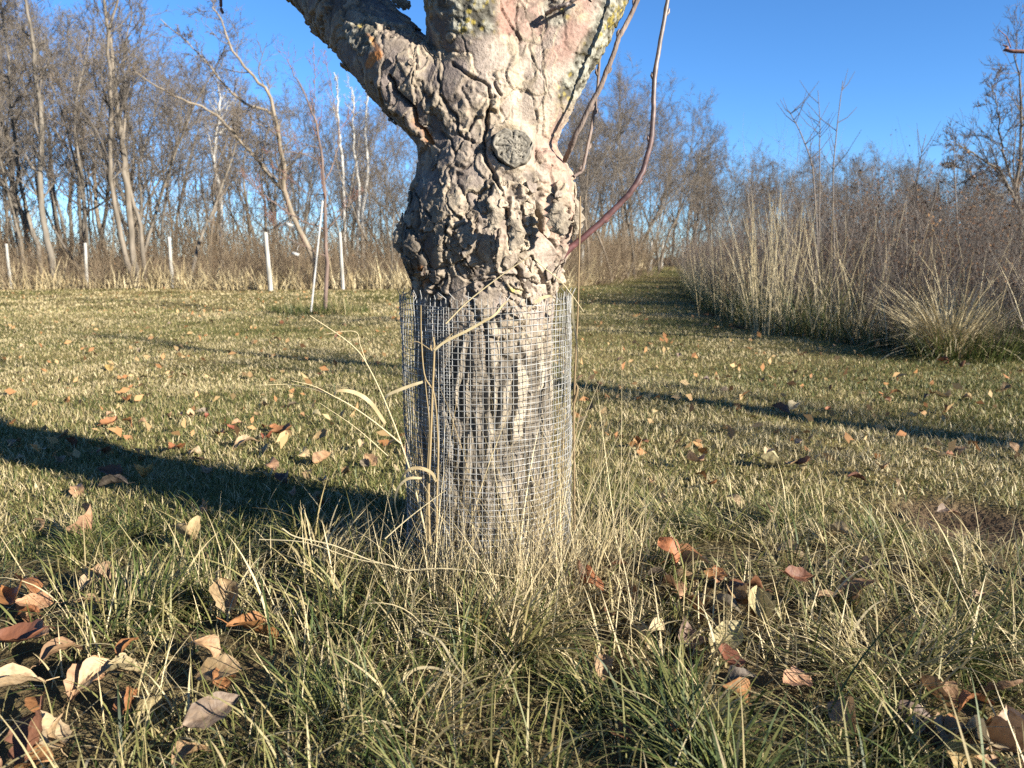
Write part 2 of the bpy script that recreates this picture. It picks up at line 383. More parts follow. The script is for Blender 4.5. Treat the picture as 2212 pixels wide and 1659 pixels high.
    crack([(1590, 930), (1610, 1010), (1560, 1090), (1480, 1050)], 3, .008); crack([(1660, 1090), (1640, 1250), (1600, 1400), (1580, 1560)], 3.4, .009)
    crack([(1130, 640), (1030, 850), (1000, 780), (940, 740)], 2.4, .006)
    crack([(760, 1030), (830, 1130), (840, 1250), (800, 1330)], 3.5, .011); crack([(1050, 1130), (1080, 1230), (1000, 1270)], 3.2, .009)
    crack([(820, 1480), (900, 1560), (950, 1640)], 3.4, .010); crack([(870, 1160), (920, 1240), (860, 1300)], 3, .009)
    for px, py, r, dp in [(1145, 1105, 11, .014), (1550, 1290, 12, .018), (1615, 1228, 4, .008), (1215, 835, 9, .02), (1500, 815, 5, .008)]:
        X, Y = cz([(px, py)])[0]; disp -= dp * np.exp(-(np.hypot((vx - X), (vy - Y) * .7) / r) ** 2) * front
    # knot collar round the sawn branch, and the small eye beside it
    kx, ky = 1106, 318; rr = np.hypot((vx - kx) * 1.08, vy - ky) + 4 * vnoise(P * 22, 220)
    ka = np.arctan2(vy - ky, vx - kx); kmod = (.75 + .4 * np.sin(ka - 2.6) + .35 * vnoise(P * 18, 222)).clip(0, 1.3)
    collar = np.exp(-((rr - 47) / 8) ** 2) * front * kmod; disp = lerp(disp, 0.0, np.exp(-(rr / 42) ** 4) * front) + .016 * collar - .018 * np.exp(-((rr - 39) / 6) ** 2) * front * (.3 + .7 * sstep(.2, -.9, np.cos(ka - .3)))
    ex, ey = 1001, 342; re = np.hypot((vx - ex) * 1.2, vy - ey) + 5 * vnoise(P * 30, 221)
    disp += front * sstep(-.45, .35, vnoise(P * 24, 225)) * (.007 * np.exp(-((re - 27) / 5) ** 2) + .006 * np.exp(-((re - 12) / 5) ** 2) * (1 + mid) - .005 * np.exp(-((re - 20) / 4) ** 2))
    # ---- scaly left flank of the bulge
    flank = sstep(1010, 890, vx) * sstep(395, 430, vy) * sstep(640, 600, vy)
    f1d, f2d, sid = worley((P + warp * .6) * np.array([40, 40, 24]), 230); disp += flank * (.002 * sstep(.03, .14, f2d - f1d) - .001 + .001 * sid)
    disp -= .005 * (1 - low)
    # ---- smoother pink skin to the upper right
    skin = front * sstep(1060, 1150, vx) * sstep(400, 330, vy) * sstep(.1, .5, .55 + .5 * vnoise(P * 8, 240) - .35 * collar)
    disp = disp * (1 - .55 * skin)
    P2 = P + NR * disp[:, None]
    me2.vertices.foreach_set('co', (P2 - inv).astype(np.float32).ravel()); me2.update()
    # ---- bark colours (what the bark itself is: skin, crust, lichen, heartwood)
    C = lambda r, g, b: np.array([r, g, b])
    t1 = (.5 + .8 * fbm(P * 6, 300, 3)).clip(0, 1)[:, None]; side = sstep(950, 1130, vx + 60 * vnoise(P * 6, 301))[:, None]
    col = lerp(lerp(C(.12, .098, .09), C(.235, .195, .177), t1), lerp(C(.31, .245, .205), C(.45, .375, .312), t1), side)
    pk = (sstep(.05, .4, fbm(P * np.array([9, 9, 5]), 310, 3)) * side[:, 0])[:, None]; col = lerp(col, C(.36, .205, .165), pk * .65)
    patch = sstep(.0, .22, fbm(P * 10 + 3, 345, 3)) * rough_zone * (.4 + .6 * side[:, 0]); cork = (.5 + .55 * fine + .35 * mid).clip(0, 1)[:, None]
    cream = lerp(C(.25, .20, .145), C(.54, .45, .325), cork)
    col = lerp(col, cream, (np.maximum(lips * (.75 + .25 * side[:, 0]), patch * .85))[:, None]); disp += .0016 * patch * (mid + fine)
    col = lerp(col, C(.065, .05, .04), np.maximum(dark * .65, crackm * .75)[:, None])
    col = col * (1 + .22 * (fbm(P * 30, 351, 3) + .4 * fine))[:, None]
    col = lerp(col, C(.46, .39, .28), (np.maximum(wart, wart2) * .6 * front)[:, None])
    # exact pink streaks
    d = pl(cz([(1290, 0), (1300, 90), (1290, 200)])); pks = sstep(24, 14, d) * front * sstep(80, 70, vy)
    d2 = pl(cz([(1770, 20), (1680, 130), (1640, 250), (1560, 330)])); pks = np.maximum(pks, sstep(34, 12, d2) * front * .9)
    d3 = pl(cz([(1480, 780), (1460, 850), (1600, 880), (1560, 800)])); pks = np.maximum(pks, sstep(30, 5, d3) * front * .8)
    col = lerp(col, lerp(C(.29, .15, .12), C(.37, .24, .19), t1), (pks * (.35 + .65 * sstep(-.25, .15, fbm(P * 22, 341, 3))))[:, None] * .8)
    # sawn-knot surroundings and rough grey bark
    lowc = lerp(C(.14, .12, .095), lerp(C(.21, .18, .145), lerp(C(.33, .29, .235), C(.48, .41, .31), side), pid[:, None]), (fur * (.6 + .4 * sstep(-.4, .5, mid)))[:, None])
    col = lerp(col, lowc, low[:, None]); col = lerp(col, lerp(C(.07, .058, .048), C(.20, .17, .135), sid[:, None]), (flank * .75)[:, None])
    # lichen: yellow and grey crusts on the upper limbs
    lz = sstep(30, 0, np.abs(vx - 1020) - 35) * sstep(88, 58, vy + 10 * vnoise(P * 20, 320)) * front
    lz = np.maximum(lz, sstep(-12, 8, vx - np.interp(vy, [-60, 0, 60, 120, 170, 230], [1340, 1300, 1275, 1248, 1215, 1200])) * sstep(240, 200, vy))
    lz = np.maximum(lz, sstep(26, 10, np.hypot(vx - 780, (vy - 75)) - 15 + 10 * vnoise(P * 25, 321)) * .8)
    lz = np.maximum(lz, sstep(40, 25, np.hypot(vx - 1200, vy - 25)) * front * .8)
    lz = np.maximum(lz, sstep(.25, .45, fbm(P * 7, 322, 3)) * sstep(60, 0, vy) * .7)
    ln = fbm(P * 45, 330, 3); ln2 = fbm(P * 26, 334, 3)
    lc = lerp(C(.07, .066, .05), C(.33, .325, .27), sstep(-.25, .35, ln + .3 * fine)[:, None]); lf1, _, lid = worley(P * 85, 380); lc = lerp(lc, lerp(C(.22, .19, .05), C(.40, .31, .05), lid[:, None]), (sstep(.62, .35, lf1) * (lid > .3) * sstep(-.08, .14, ln2))[:, None] * .9)
    col = lerp(col, lc, (lz * .95)[:, None])
    disp2 = lz * (.005 * ln + .004 * fine)
    # raw orange wood under a torn flap, and inside the long split
    dO = pl(cz([(540, 360), (560, 320), (600, 310)])); orange = np.maximum(orange, sstep(12, 6, dO)); dO2 = pl(cz([(545, 210), (590, 280)])); orange = np.maximum(orange, .6 * sstep(7, 3, dO2))
    d4 = pl(cz([(830, 1480), (860, 1560)])); orange = np.maximum(orange, sstep(12, 6, d4) * .7)
    col = lerp(col, C(.46, .19, .06), orange[:, None])
    # yellow-green algae fleck low on the front
    al = np.exp(-(np.hypot(vx - 1108, vy - 622) / 11) ** 2) * front; col = lerp(col, C(.50, .42, .08), (al * sstep(-.2, .3, fine))[:, None])
    P3 = P2 + NR * disp2[:, None]
    nl = len(me2.loops); LV = np.zeros(nl, np.int32); me2.loops.foreach_get('vertex_index', LV)
    if nl == 4 * len(me2.polygons): FQ = LV.reshape(-1, 4)
    else: FQ = np.array([tuple(p_.vertices) + ((p_.vertices[-1],) if len(p_.vertices) == 3 else ()) for p_ in me2.polygons])
    from mathutils.kdtree import KDTree
    fi = np.where((NR[:, 1] < .35) & (z > zg - .02) & (vy > -40))[0]; kd = KDTree(len(fi))
    for q_ in fi: kd.insert(P3[q_], int(q_))
    kd.balance()
    rf = np.random.default_rng(93); wgt = (.10 + rough_zone.clip(0, 1) * sstep(385, 440, vy) + .25 * flank) * (1 - .9 * skin) * (rr > 62) * (crackm < .2); wgt = wgt[fi].clip(0); wgt /= wgt.sum()
    VV = [P3]; CC = [col]; FF = [FQ]; off = N; NA = 14
    for si in rf.choice(fi, 110, p=wgt, replace=False):
        p0, n0 = P3[si], NR[si]; t1_ = np.array([0, 0, 1.]) - n0 * n0[2]; t1_ /= np.linalg.norm(t1_); t2_ = np.cross(n0, t1_); ro = rf.normal() * .5; t1_, t2_ = t1_ * math.cos(ro) + t2_ * math.sin(ro), -t1_ * math.sin(ro) + t2_ * math.cos(ro)
        R_ = rf.uniform(.006, .019) * (.7 if vy[si] < 400 else 1); el = rf.uniform(.45, .95); th_ = np.arange(NA) * 2 * PI / NA; ol = R_ * (1 + .22 * np.sin(2 * th_ + rf.uniform(0, 6)) + .15 * np.sin(3 * th_ + rf.uniform(0, 6)) + .16 * rf.normal(size=NA)); ph = rf.uniform(0, 2 * PI); up_ = rf.uniform(.001, .0065)
        rings = []; cols = []; base_c = lerp(C(.22, .18, .15), C(.44, .365, .28), rf.random()) * (.75 + .35 * side[si, 0]) if rf.random() < .65 else col[si] * rf.uniform(.75, 1.1)
        for fr in (0.02, .45, .8, 1.0, 1.0):
            a_, b_ = fr * ol * np.cos(th_), fr * ol * el * np.sin(th_); pts = p0 + np.outer(a_, t1_) + np.outer(b_, t2_); out = []
            for m_, pt_ in enumerate(pts):
                co, ix, _ = kd.find(pt_); nn_ = NR[ix]; lift = .0022 + up_ * fr ** 2 * (.5 + .5 * math.cos(th_[m_] - ph)) + .0005 * rf.normal(); d_ = float((np.array(co) - pt_) @ n0); out.append(pt_ + n0 * (np.clip(d_, -.006, .006) * .8 + lift) - (n0 * .0028 if len(rings) == 4 else 0))
            rings.append(out); cols.append(base_c * (1 if fr < .9 else .85))
        VV.append(np.array(rings).reshape(-1, 3)); CC.append(np.repeat(np.array(cols), NA, 0) * (1 + .10 * rf.normal(size=(5 * NA, 1)))); k_ = np.arange(4)[:, None] * NA; j_ = np.arange(NA)[None, :]
        FF.append(np.stack([k_ + j_, k_ + (j_ + 1) % NA, k_ + NA + (j_ + 1) % NA, k_ + NA + j_], -1).reshape(-1, 4) + off); off += 5 * NA
    A3 = Acc(); A3.add(np.concatenate(VV) - inv, np.concatenate(FF)); col = np.concatenate(CC); N = len(col); bpy.data.meshes.remove(me2); me2 = A3.mesh('trunk', None, True)
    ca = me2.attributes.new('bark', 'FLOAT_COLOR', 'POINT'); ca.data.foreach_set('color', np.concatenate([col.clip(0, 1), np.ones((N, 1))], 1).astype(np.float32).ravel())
    m, nt, b = mat_new('apple_bark', .72, .25)
    at = nt.nodes.new('ShaderNodeAttribute'); at.attribute_name = 'bark'
    n1 = noise_node(nt, 160, 5); n2 = noise_node(nt, 45, 6, rough=.65)
    r1 = ramp(nt, [(.3, (.72, .70, .66)), (.62, (1.08, 1.06, 1.02))]); nt.links.new(n2.outputs['Fac'], r1.inputs[0])
    r2 = ramp(nt, [(.35, (.82, .80, .78)), (.6, (1.05, 1.05, 1.05))]); nt.links.new(n1.outputs['Fac'], r2.inputs[0])
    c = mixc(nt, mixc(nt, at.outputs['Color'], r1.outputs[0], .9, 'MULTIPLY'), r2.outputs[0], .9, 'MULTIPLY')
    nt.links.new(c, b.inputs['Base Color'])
    mx = nt.nodes.new('ShaderNodeMath'); mx.operation = 'ADD'; nt.links.new(n1.outputs['Fac'], mx.inputs[0]); nt.links.new(n2.outputs['Fac'], mx.inputs[1])
    bump(nt, b, mx.outputs[0], .7, .004)
    me2.materials.clear(); me2.materials.append(m); me2.name = 'trunk'
    t = bpy.data.objects.new('trunk', me2); COL.objects.link(t); t.parent = root

    def child(name, acc, mat):
        for i in range(len(acc.V)): acc.V[i] = acc.V[i] - inv
        return acc.build(name, mat, root)
    # ---- sawn-off branch stub with weathered end grain
    a = Acc(); ctr = V(kx + 2, ky, 1.728); ax = np.array([.03, -1, .04]); ax /= np.linalg.norm(ax); u = np.cross(ax, [0, 0, 1]); u /= np.linalg.norm(u); w = np.cross(u, ax)
    nth = 64; th = np.arange(nth) * 2 * PI / nth; base = .0345 * (1 + .09 * np.sin(2 * th + 1) + .06 * np.sin(3 * th) + .03 * np.sin(7 * th) + .025 * np.sin(11 * th + 1))
    rad = [(1.12, -.09), (1.06, -.02), (1.0, .004), (.95, .009)] + [(x, .009) for x in np.linspace(.9, .0, 22)]
    pts = []; tt = []
    for f, h in rad:
        x, y = f * base * np.cos(th), f * base * 1.08 * np.sin(th); g3 = np.stack([x * 60, y * 60, 0 * x], 1)
        rays = np.abs(np.sin(th * 4.5 + 1.5 * vnoise(g3 * .7, 400))) ; hh = h - (.009 * np.exp(-(rays / .13) ** 2) * (f < .93) * f) + .0011 * vnoise(g3 * 6, 401) + .003 * vnoise(g3 * .8, 404)
        pts.append(ctr + np.outer(x, u) + np.outer(y, w) + np.outer(hh, ax)); tt.append(.5 + .4 * vnoise(g3 * 9, 403) + .15 * np.sin(f * 60) - .45 * np.exp(-(rays / .13) ** 2) * (f < .9))
    k = np.arange(len(rad) - 1)[:, None] * nth; j = np.arange(nth)[None, :]
    F = np.stack([k + j, k + (j + 1) % nth, k + nth + (j + 1) % nth, k + nth + j], -1); a.add(np.array(pts), F, np.array(tt).ravel())
    st = child('branch_stub', a, tint_mat('weathered_end_grain', [(0, (.04, .034, .027)), (.5, (.23, .205, .165)), (1, (.38, .34, .27))], .9, .1))
    st['label'] = 'sawn-off branch stub with cracked grey end grain'
    # ---- torn bark flaps at the edges
    def flap(pts, wid, D, curl, mat, lab=None):
        a = Acc(); C_ = catmull(VP(pts, D), 14); nW = 6; T_ = np.gradient(C_, axis=0); T_ /= np.linalg.norm(T_, axis=1, keepdims=True)
        side = np.cross(T_, [0, -1, 0.]); rows = []
        for jx, f in enumerate(np.linspace(-.5, .5, nW)):
            wv = wid * s * (1 + .25 * np.sin(np.arange(14) * 2.1 + jx)) * np.sin(np.linspace(.25, PI - .12, 14)) ** .5
            rows.append(C_ + side * (f * wv)[:, None] + np.array([0, -1, 0]) * (curl * s * (.25 - f * f) * 4 * np.linspace(1, .4, 14))[:, None] + .0015 * rng.normal(size=(14, 3)))
        top = np.array(rows); bot = top + np.array([0, .004, 0]); nn_ = nW * 14
        i, j = np.meshgrid(np.arange(nW - 1), np.arange(13), indexing='ij'); k = i * 14 + j
        Q1 = np.stack([k, k + 1, k + 15, k + 14], -1).reshape(-1, 4); a.add(np.concatenate([top.reshape(-1, 3), bot.reshape(-1, 3)]), np.concatenate([Q1, Q1[:, ::-1] + nn_]), rng.random())
        o = child('bark_flap', a, mat)
        if lab: o['label'] = lab
    Mf = bark_mat('loose_bark', (.16, .13, .10), (.42, .35, .26), 60, .4, 1, False); Mfl = bark_mat('lichened_flap', (.10, .09, .06), (.36, .31, .12), 45, .4, 1, False)
    flap([(1222, 168), (1245, 152), (1276, 122)], 16, 1.86, 6, Mfl, 'lichened bark flap peeling off the right limb'); flap([(1205, 205), (1228, 188), (1256, 176)], 18, 1.86, 6, Mfl)
    flap([(888, 12), (866, 4), (846, -14)], 22, 1.97, 5, Mf, 'dark bark flap standing up in the left fork')
    flap([(1196, 440), (1205, 470), (1218, 508)], 44, 1.695, 10, Mf, 'cream bark plate lifting off over a dark hollow'); flap([(868, 480), (860, 515), (866, 548)], 24, 1.80, 8, Mf)
    flap([(1238, 430), (1247, 470), (1240, 505)], 26, 1.83, 9, Mf); flap([(893, 640), (905, 600), (888, 580)], 22, 1.80, 7, Mf); flap([(830, 120), (805, 132), (790, 152)], 14, 1.87, 8, bark_mat('orange_wood', (.36, .13, .04), (.52, .23, .08), 40, .4, 1, False), 'orange raw-wood flap on the left limb')
    flap([(1100, 470), (1118, 500), (1105, 540)], 30, 1.665, 8, Mf); flap([(1060, 440), (1072, 470), (1062, 500)], 26, 1.665, 8, Mf)
    # ---- water shoots on the right
    Ms = bark_mat('grey_brown_shoot_bark', (.13, .095, .08), (.30, .235, .195), 40, .5, 3, False); Mr, nt2, b2 = mat_new('purple_red_shoot_bark', .45, .4)
    tc2 = nt2.nodes.new('ShaderNodeTexCoord'); sx2 = nt2.nodes.new('ShaderNodeSeparateXYZ'); nt2.links.new(tc2.outputs['Object'], sx2.inputs[0])
    gr2 = ramp(nt2, [(.0, (.13, .055, .054)), (.3, (.115, .064, .06)), (.65, (.165, .122, .105)), (1, (.24, .195, .165))]); mr2 = nt2.nodes.new('ShaderNodeMapRange'); mr2.inputs[1].default_value = .70; mr2.inputs[2].default_value = 1.2; nt2.links.new(sx2.outputs[2], mr2.inputs[0]); nt2.links.new(mr2.outputs[0], gr2.inputs[0])
    nn2 = noise_node(nt2, 60, 5); rr2 = ramp(nt2, [(.35, (.55, .55, .55)), (.55, (1, 1, 1)), (.72, (1.7, 1.6, 1.5))]); nt2.links.new(nn2.outputs['Fac'], rr2.inputs[0]); nt2.links.new(mixc(nt2, gr2.outputs[0], rr2.outputs[0], .9, 'MULTIPLY'), b2.inputs['Base Color'])
    def shoot(pts, r0, r1, D, mat, lab, buds=True):
        a = Acc(); n_ = 60; C_ = catmull(VP(pts, D), n_); R = np.linspace(r0, r1, n_) * s; C_ = C_ + .0012 * np.cumsum(rng.normal(size=(n_, 3)), 0) * np.linspace(1, .3, n_)[:, None]
        for i in range(7, n_ - 2, 9): R[i] *= 1.14
        L = [(C_, R)]
        if buds:
            for i in range(6, n_ - 3, 9):
                dd = C_[i + 2] - C_[i]; dd /= np.linalg.norm(dd); sd = np.cross(dd, [0, 1, 0]) * (1 if (i // 6) % 2 else -1); e = C_[i] + sd * R[i] * .6
                a.tubes([(np.array([e, e + sd * .0035 + dd * .006, e + dd * .013 + sd * .004]), np.array([.0028, .003, .0008]))], 6)
        a.tubes(L, 10); o = child('shoot', a, mat); o['label'] = lab
    shoot([(1222, 345), (1240, 300), (1275, 220), (1308, 140), (1335, 70), (1362, 5), (1385, -60), (1420, -180)], 5.4, 4, [1.85, 1.8, 1.78, 1.77, 1.77, 1.77, 1.77, 1.78], Ms, 'grey straight shoot leaning right past the fork')
    shoot([(1238, 385), (1258, 350), (1275, 270), (1290, 190), (1300, 90), (1303, 0), (1310, -80)], 3.6, 2.6, [1.88, 1.9, 1.92, 1.94, 1.95, 1.95, 1.95], Ms, 'thin upright shoot behind the straight grey one')
    shoot([(1190, 566), (1225, 540), (1270, 505), (1330, 455), (1375, 405), (1402, 350), (1418, 270), (1420, 180), (1435, 80), (1450, 0), (1462, -90)], 7.4, 3.5, 1.84, Mr, 'purple-red shoot curving out and up like a bow')
    shoot([(1192, 262), (1210, 230), (1228, 195), (1245, 165), (1275, 120)], 4.5, 3., [1.86, 1.92, 1.95, 1.96, 1.98], Mr, 'short reddish shoot close to the right limb', False)
    shoot([(1178, 30), (1200, 20), (1230, 8), (1270, -14), (1330, -50)], 4, 3.4, [1.80, 1.765, 1.75, 1.74, 1.74], Mr, 'dark twig crossing the right fork', False)
    # ---- limbs above, out to the twigs (they shade the fork and the lawn)
    limbs = Acc(); tw = Acc(); Lm = []; Lt = []; r_ = np.random.default_rng(21)
    def go(p, d, L, r, lev):
        n_ = 9; pts = [np.array(p)]; dd = np.array(d, float)
        for i in range(n_ - 1):
            dd += r_.normal(size=3) * .13; dd[2] += .02; dd /= np.linalg.norm(dd); pts.append(pts[-1] + dd * L / (n_ - 1))
        pts = np.array(pts); R = np.linspace(r, r * .55, n_); (Lm if lev < 2 else Lt).append((pts, R))
        if lev >= 3: return
        for i in range(5 if lev else 4):
            t = r_.uniform(.35, 1); kx_ = min(int(t * (n_ - 1)), n_ - 2); nd = dd + r_.normal(size=3) * .7; nd[2] = abs(nd[2]) * .5 + .1; nd /= np.linalg.norm(nd); go(pts[kx_], nd, L * r_.uniform(.45, .7), R[kx_] * .5, lev + 1)
    sg = lambda a_, b_: (lambda v: v / np.linalg.norm(v))(V(*b_) - V(*a_))
    go(V(664, -64, 2.16), sg((722, 0, 2.09), (650, -80, 2.18)), 1.2, 82 * s, 0)
    go(V(1002, -78, 1.805), sg((1015, 0, 1.83), (1000, -90, 1.80)), 1.1, 82 * s, 0); go(V(1306, -78, 1.917), sg((1262, 0, 1.9), (1312, -90, 1.92)), 1.2, 72 * s, 0)
    limbs.tubes(Lm, 12); o = child('limb', limbs, bark_mat('upper_limb_bark', (.16, .13, .10), (.42, .35, .27), 30, .5, 3, False)); tw.tubes(Lt, 5); child('twigs', tw, Ms)
    hang = Acc(); hang.tubes([(catmull(VP([(655, -88), (590, -190), (500, -190), (472, -120), (474, -60), (477, 0), (478, 20), (482, 28)], 2.1), 20), np.linspace(4, 3.0, 20) * s)], 7); o = child('hanging_twig', hang, M_red_twig)
    return root
apple_tree()

# ------------------------------------------------------------------ wire mesh guard
def wire_guard():
    c = np.array([-.054, TD, 0.]); root = empty('wire_tree_guard', tuple(c)); tag(root, 'cylinder of square galvanised wire mesh around the old trunk', 'tree guard')
    def rad(th, z): return .180 + .0035 * np.sin(2 * th + 1 + z * 3) + .0026 * np.sin(3 * th + z * 7) - .003 * np.sin(z * 5.2) + .0022 * np.sin(9 * th + 4 * np.sin(z * 11)) * np.sin(z * 13 + th)
    def rsp(th, z, k=0):
        r = rad(th, z) + k; return np.stack([r * np.cos(th), r * np.sin(th), z], -1)
    ztop, zbot = .604, .012; nv = 90; a = Acc(); L = []; wr = .0007
    zz = np.linspace(zbot, ztop + .007, 34)
    for i in range(nv):
        th = 2 * PI * i / nv + .006 * np.sin(zz * 9 + i * .15) + .004 * rng.normal(); L.append((rsp(th + .01 * np.sin(zz * 4), zz + 0 * th), np.full(34, wr)))
    a.tubes(L, 5); L = []
    th = np.linspace(0, 2 * PI, 141)
    for j in range(int((ztop - zbot) / .0127) + 1):
        z = zbot + j * .0127 + .0035 * np.sin(th * 2 + 2) * (j / 48) + .0014 * np.sin(th * 5 + j * .3) + .0008 * rng.normal(size=141) * 0; L.append((rsp(th, z, .0012), np.full(141, wr)))
    a.tubes(L, 5)
    # the end of the roll laps over the start, its cut ends standing off
    L = []; th0 = -PI / 2 - .68
    for j in range(int((ztop - zbot) / .0127)):
        tt = np.linspace(th0 + .012 * rng.normal(), th0 + .30, 10); L.append((rsp(tt, zbot + .005 + j * .0127 + .002 * np.sin(j * .7) + 0 * tt, .0055 - .004 * np.linspace(0, 1, 10)), np.full(10, wr)))
    for i in range(5):
        z9 = np.linspace(zbot, ztop - .01, 12); L.append((rsp(th0 + .02 + .065 * i + .006 * np.sin(z9 * 8 + i), z9, .0045), np.full(12, wr)))
    a.tubes(L, 5)
    L = []                                             # ragged cut wire ends round the rim
    for i in range(nv):
        if rng.random() < .6:
            t_ = 2 * PI * i / nv; k_ = rng.normal() * .004; p_ = rsp(np.array([t_, t_ + .02 * rng.normal(), t_ + .05 * rng.normal()]), np.array([ztop - .004, ztop + .006, ztop + rng.uniform(.010, .022)]), np.array([0, k_ * .5, k_ * 1.8])); L.append((p_, np.full(3, wr)))
    a.tubes(L, 5)
    m, nt, b = mat_new('galvanised_wire', .5, .5); b.inputs['Metallic'].default_value = .25
    n = noise_node(nt, 30, 3); r = ramp(nt, [(.28, (.16, .12, .085)), (.40, (.26, .25, .225)), (.62, (.47, .465, .44))]); nt.links.new(n.outputs['Fac'], r.inputs[0]); nt.links.new(r.outputs[0], b.inputs['Base Color'])
    a.build('wire_mesh', m, root)
wire_guard()

# ------------------------------------------------------------------ bare trees
def grow(r_, H, r0, nb=(18, 7, 5), crown0=.3, ang=.75, wander=.10, lean=(0, 0), up=.05, twig=.0045, path=None, radii=None, L1=.34):
    """returns trunk lines and crown lines of a bare tree standing at the origin"""
    TL, CL = [], []
    if path is None:
        n = 15; d = np.array([lean[0], lean[1], 1.]); d /= np.linalg.norm(d); p = np.array([0, 0, -.15]); pts = [p]
        for i in range(n - 1):
            d = d + r_.normal(size=3) * np.array([wander, wander, .02]) * .7; d[2] = max(d[2], .35); d /= np.linalg.norm(d); pts.append(pts[-1] + d * H / (n - 1))
        path = np.array(pts); radii = r0 * (1 - .88 * np.linspace(0, 1, n) ** .85); radii[0] *= 1.25
    TL.append((path, radii)); n = len(path)
    def sub(pp, rr, lev, L):
        cnt = nb[lev]; n_ = (8, 6, 5)[lev]
        for i in range(cnt):
            t = (crown0 + (1 - crown0) * r_.random() ** .8) if lev == 0 else r_.uniform(.2, 1.0)
            x = t * (len(pp) - 1); k = min(int(x), len(pp) - 2); p = pp[k] + (pp[k + 1] - pp[k]) * (x - k); td = pp[k + 1] - pp[k]; td /= np.linalg.norm(td)
            a = r_.normal(size=3); a -= td * a.dot(td); a /= np.linalg.norm(a) + 1e-9; g = ang * r_.uniform(.6, 1.25); d = td * math.cos(g) + a * math.sin(g)
            ll = L * r_.uniform(.5, 1.15) * ((1.15 - .75 * t) if lev == 0 else 1); rad = max(twig, min(rr[k] * .55, rr[0] * .4) * r_.uniform(.6, 1)); pts = [p]
            for s_ in range(n_ - 1):
                d = d + r_.normal(size=3) * wander * 1.5; d[2] += up; d /= np.linalg.norm(d); pts.append(pts[-1] + d * ll / (n_ - 1))
            pts = np.array(pts); R = np.linspace(rad, max(twig * .6, rad * .35), n_); CL.append((pts, R))
            if lev + 1 < len(nb): sub(pts, R, lev + 1, ll * .5)
    sub(path, radii, 0, H * L1)
    return TL, CL
def tree_obj(name, loc, TL, CL, mt, mc, label, group=None, cat='tree', rz=0.):
    root = empty(name, loc, rz); tag(root, label, cat, group)
    a = Acc(); a.tubes(TL, 9); a.build('trunk', mt, root)
    a = Acc()
    for n_, sd in ((8, 5), (6, 4), (5, 3)):
        q = [l for l in CL if len(l[0]) == n_]
        if q: a.tubes(q, sd)
    a.tubes([l for l in CL if len(l[0]) not in (8, 6, 5)], 6) if any(len(l[0]) not in (8, 6, 5) for l in CL) else None
    a.build('crown', mc, root); return root
def gz(x, y): return float(gh(np.array([x]), np.array([y]))[0])

r_ = np.random.default_rng(5)
protos = []
for i in range(11):
    H = (8.5, 9.5, 7.5, 10, 8, 9, 7, 8.8, 6, 9.2, 7.8)[i]
    TL, CL = grow(r_, H, r_.uniform(.042, .08), (20, 8, 6), (.16, .3, .24, .34, .2, .3, .12, .28, .05, .22, .26)[i], (.6, .75, .7, .55, .8, .65, .8, .7, .85, .6, .7)[i], .10 + .03 * (i % 3), r_.normal(size=2) * .10, (.06, .05, .03, .08, .05, .06, .02, .05, .04, .07, .04)[i], .0048)
    if i % 3 == 0:                                    # a second stem from the same root
        TL2, CL2 = grow(r_, H * .85, .06, (15, 7, 6), .3, .65, .12, r_.normal(size=2) * .22, .06, .0048); TL += TL2; CL += CL2
    protos.append((TL, CL))
plabs = {'left': ('slender grey-brown bare tree among the woods along the left lawn', 'bare trees of the woods behind the left lawn'),
         'path': ('slim bare tree in the woods on the left side of the mown path', 'bare trees beside the mown path'),
         'far': ('small far bare tree in the treeline beyond the brown shrubs', 'bare trees of the far treeline')}
first = {}
def place(i, x, y, sc, rz, kind):
    lab, grp = plabs[kind]
    if i not in first:
        o = tree_obj('bare_tree', (x, y, gz(x, y)), *protos[i], M_trunk_grey, M_twig, lab, grp); first[i] = o
    else:
        o = copy_tree(first[i])
    o.location = (x, y, gz(x, y)); o.rotation_euler = (0, 0, rz); o.scale = (sc * r_.uniform(.9, 1.1), sc * r_.uniform(.9, 1.1), sc); o['label'] = lab; o['group'] = grp
# skyline of the woods: tree top row (photo units) against column
def top_row(vx): return np.interp(vx, [-200, 0, 240, 330, 420, 520, 640, 760, 900, 1050, 1200, 1340, 1450, 1500, 1560, 1700, 1850, 2000, 2100, 2300], [-90, -60, -70, -10, 90, 150, 160, 200, 200, 190, 170, 130, 170, 260, 320, 320, 300, 330, 330, 300])
def tree_at(vx, y, kind, jit=.1, cap=None):
    d = V(vx, 600, y); x = d[0]; top = top_row(vx) + abs(r_.normal()) * 45; h = V(vx, top, y)[2] - gz(x, y); i = r_.integers(0, 11)
    Hs = protos[i][0][0][0][-1][2] + .5; place(i, x, y, h / Hs * r_.uniform(.88, 1.0), r_.uniform(0, 6.28), kind)
k = 0
for y, step in ((19.0, 88), (21.5, 70), (25, 62), (30, 52), (37, 52)):
    vx = -140 + 20 * k
    while vx < 1240:
        if not (470 < vx < 800 and y < 20): tree_at(vx + r_.normal() * 22, y + r_.uniform(-1, 1.2), 'left')
        vx += step * r_.uniform(.7, 1.3)
    k += 1
for y, x0, x1, step in ((22, 1180, 1330, 42), (27, 1190, 1400, 40), (33, 1200, 1440, 36), (40, 1260, 1490, 30), (48, 1300, 1540, 28)):
    vx = x0
    while vx < x1: tree_at(vx + r_.normal() * 12, y + r_.uniform(-1.2, 1.2), 'path'); vx += step * r_.uniform(.7, 1.3)
for y, step in ((44, 40), (50, 30), (57, 26), (65, 26)):
    vx = 1500
    while vx < 2330: tree_at(vx + r_.normal() * 15, y + r_.uniform(-2, 2), 'far'); vx += step * r_.uniform(.7, 1.3)

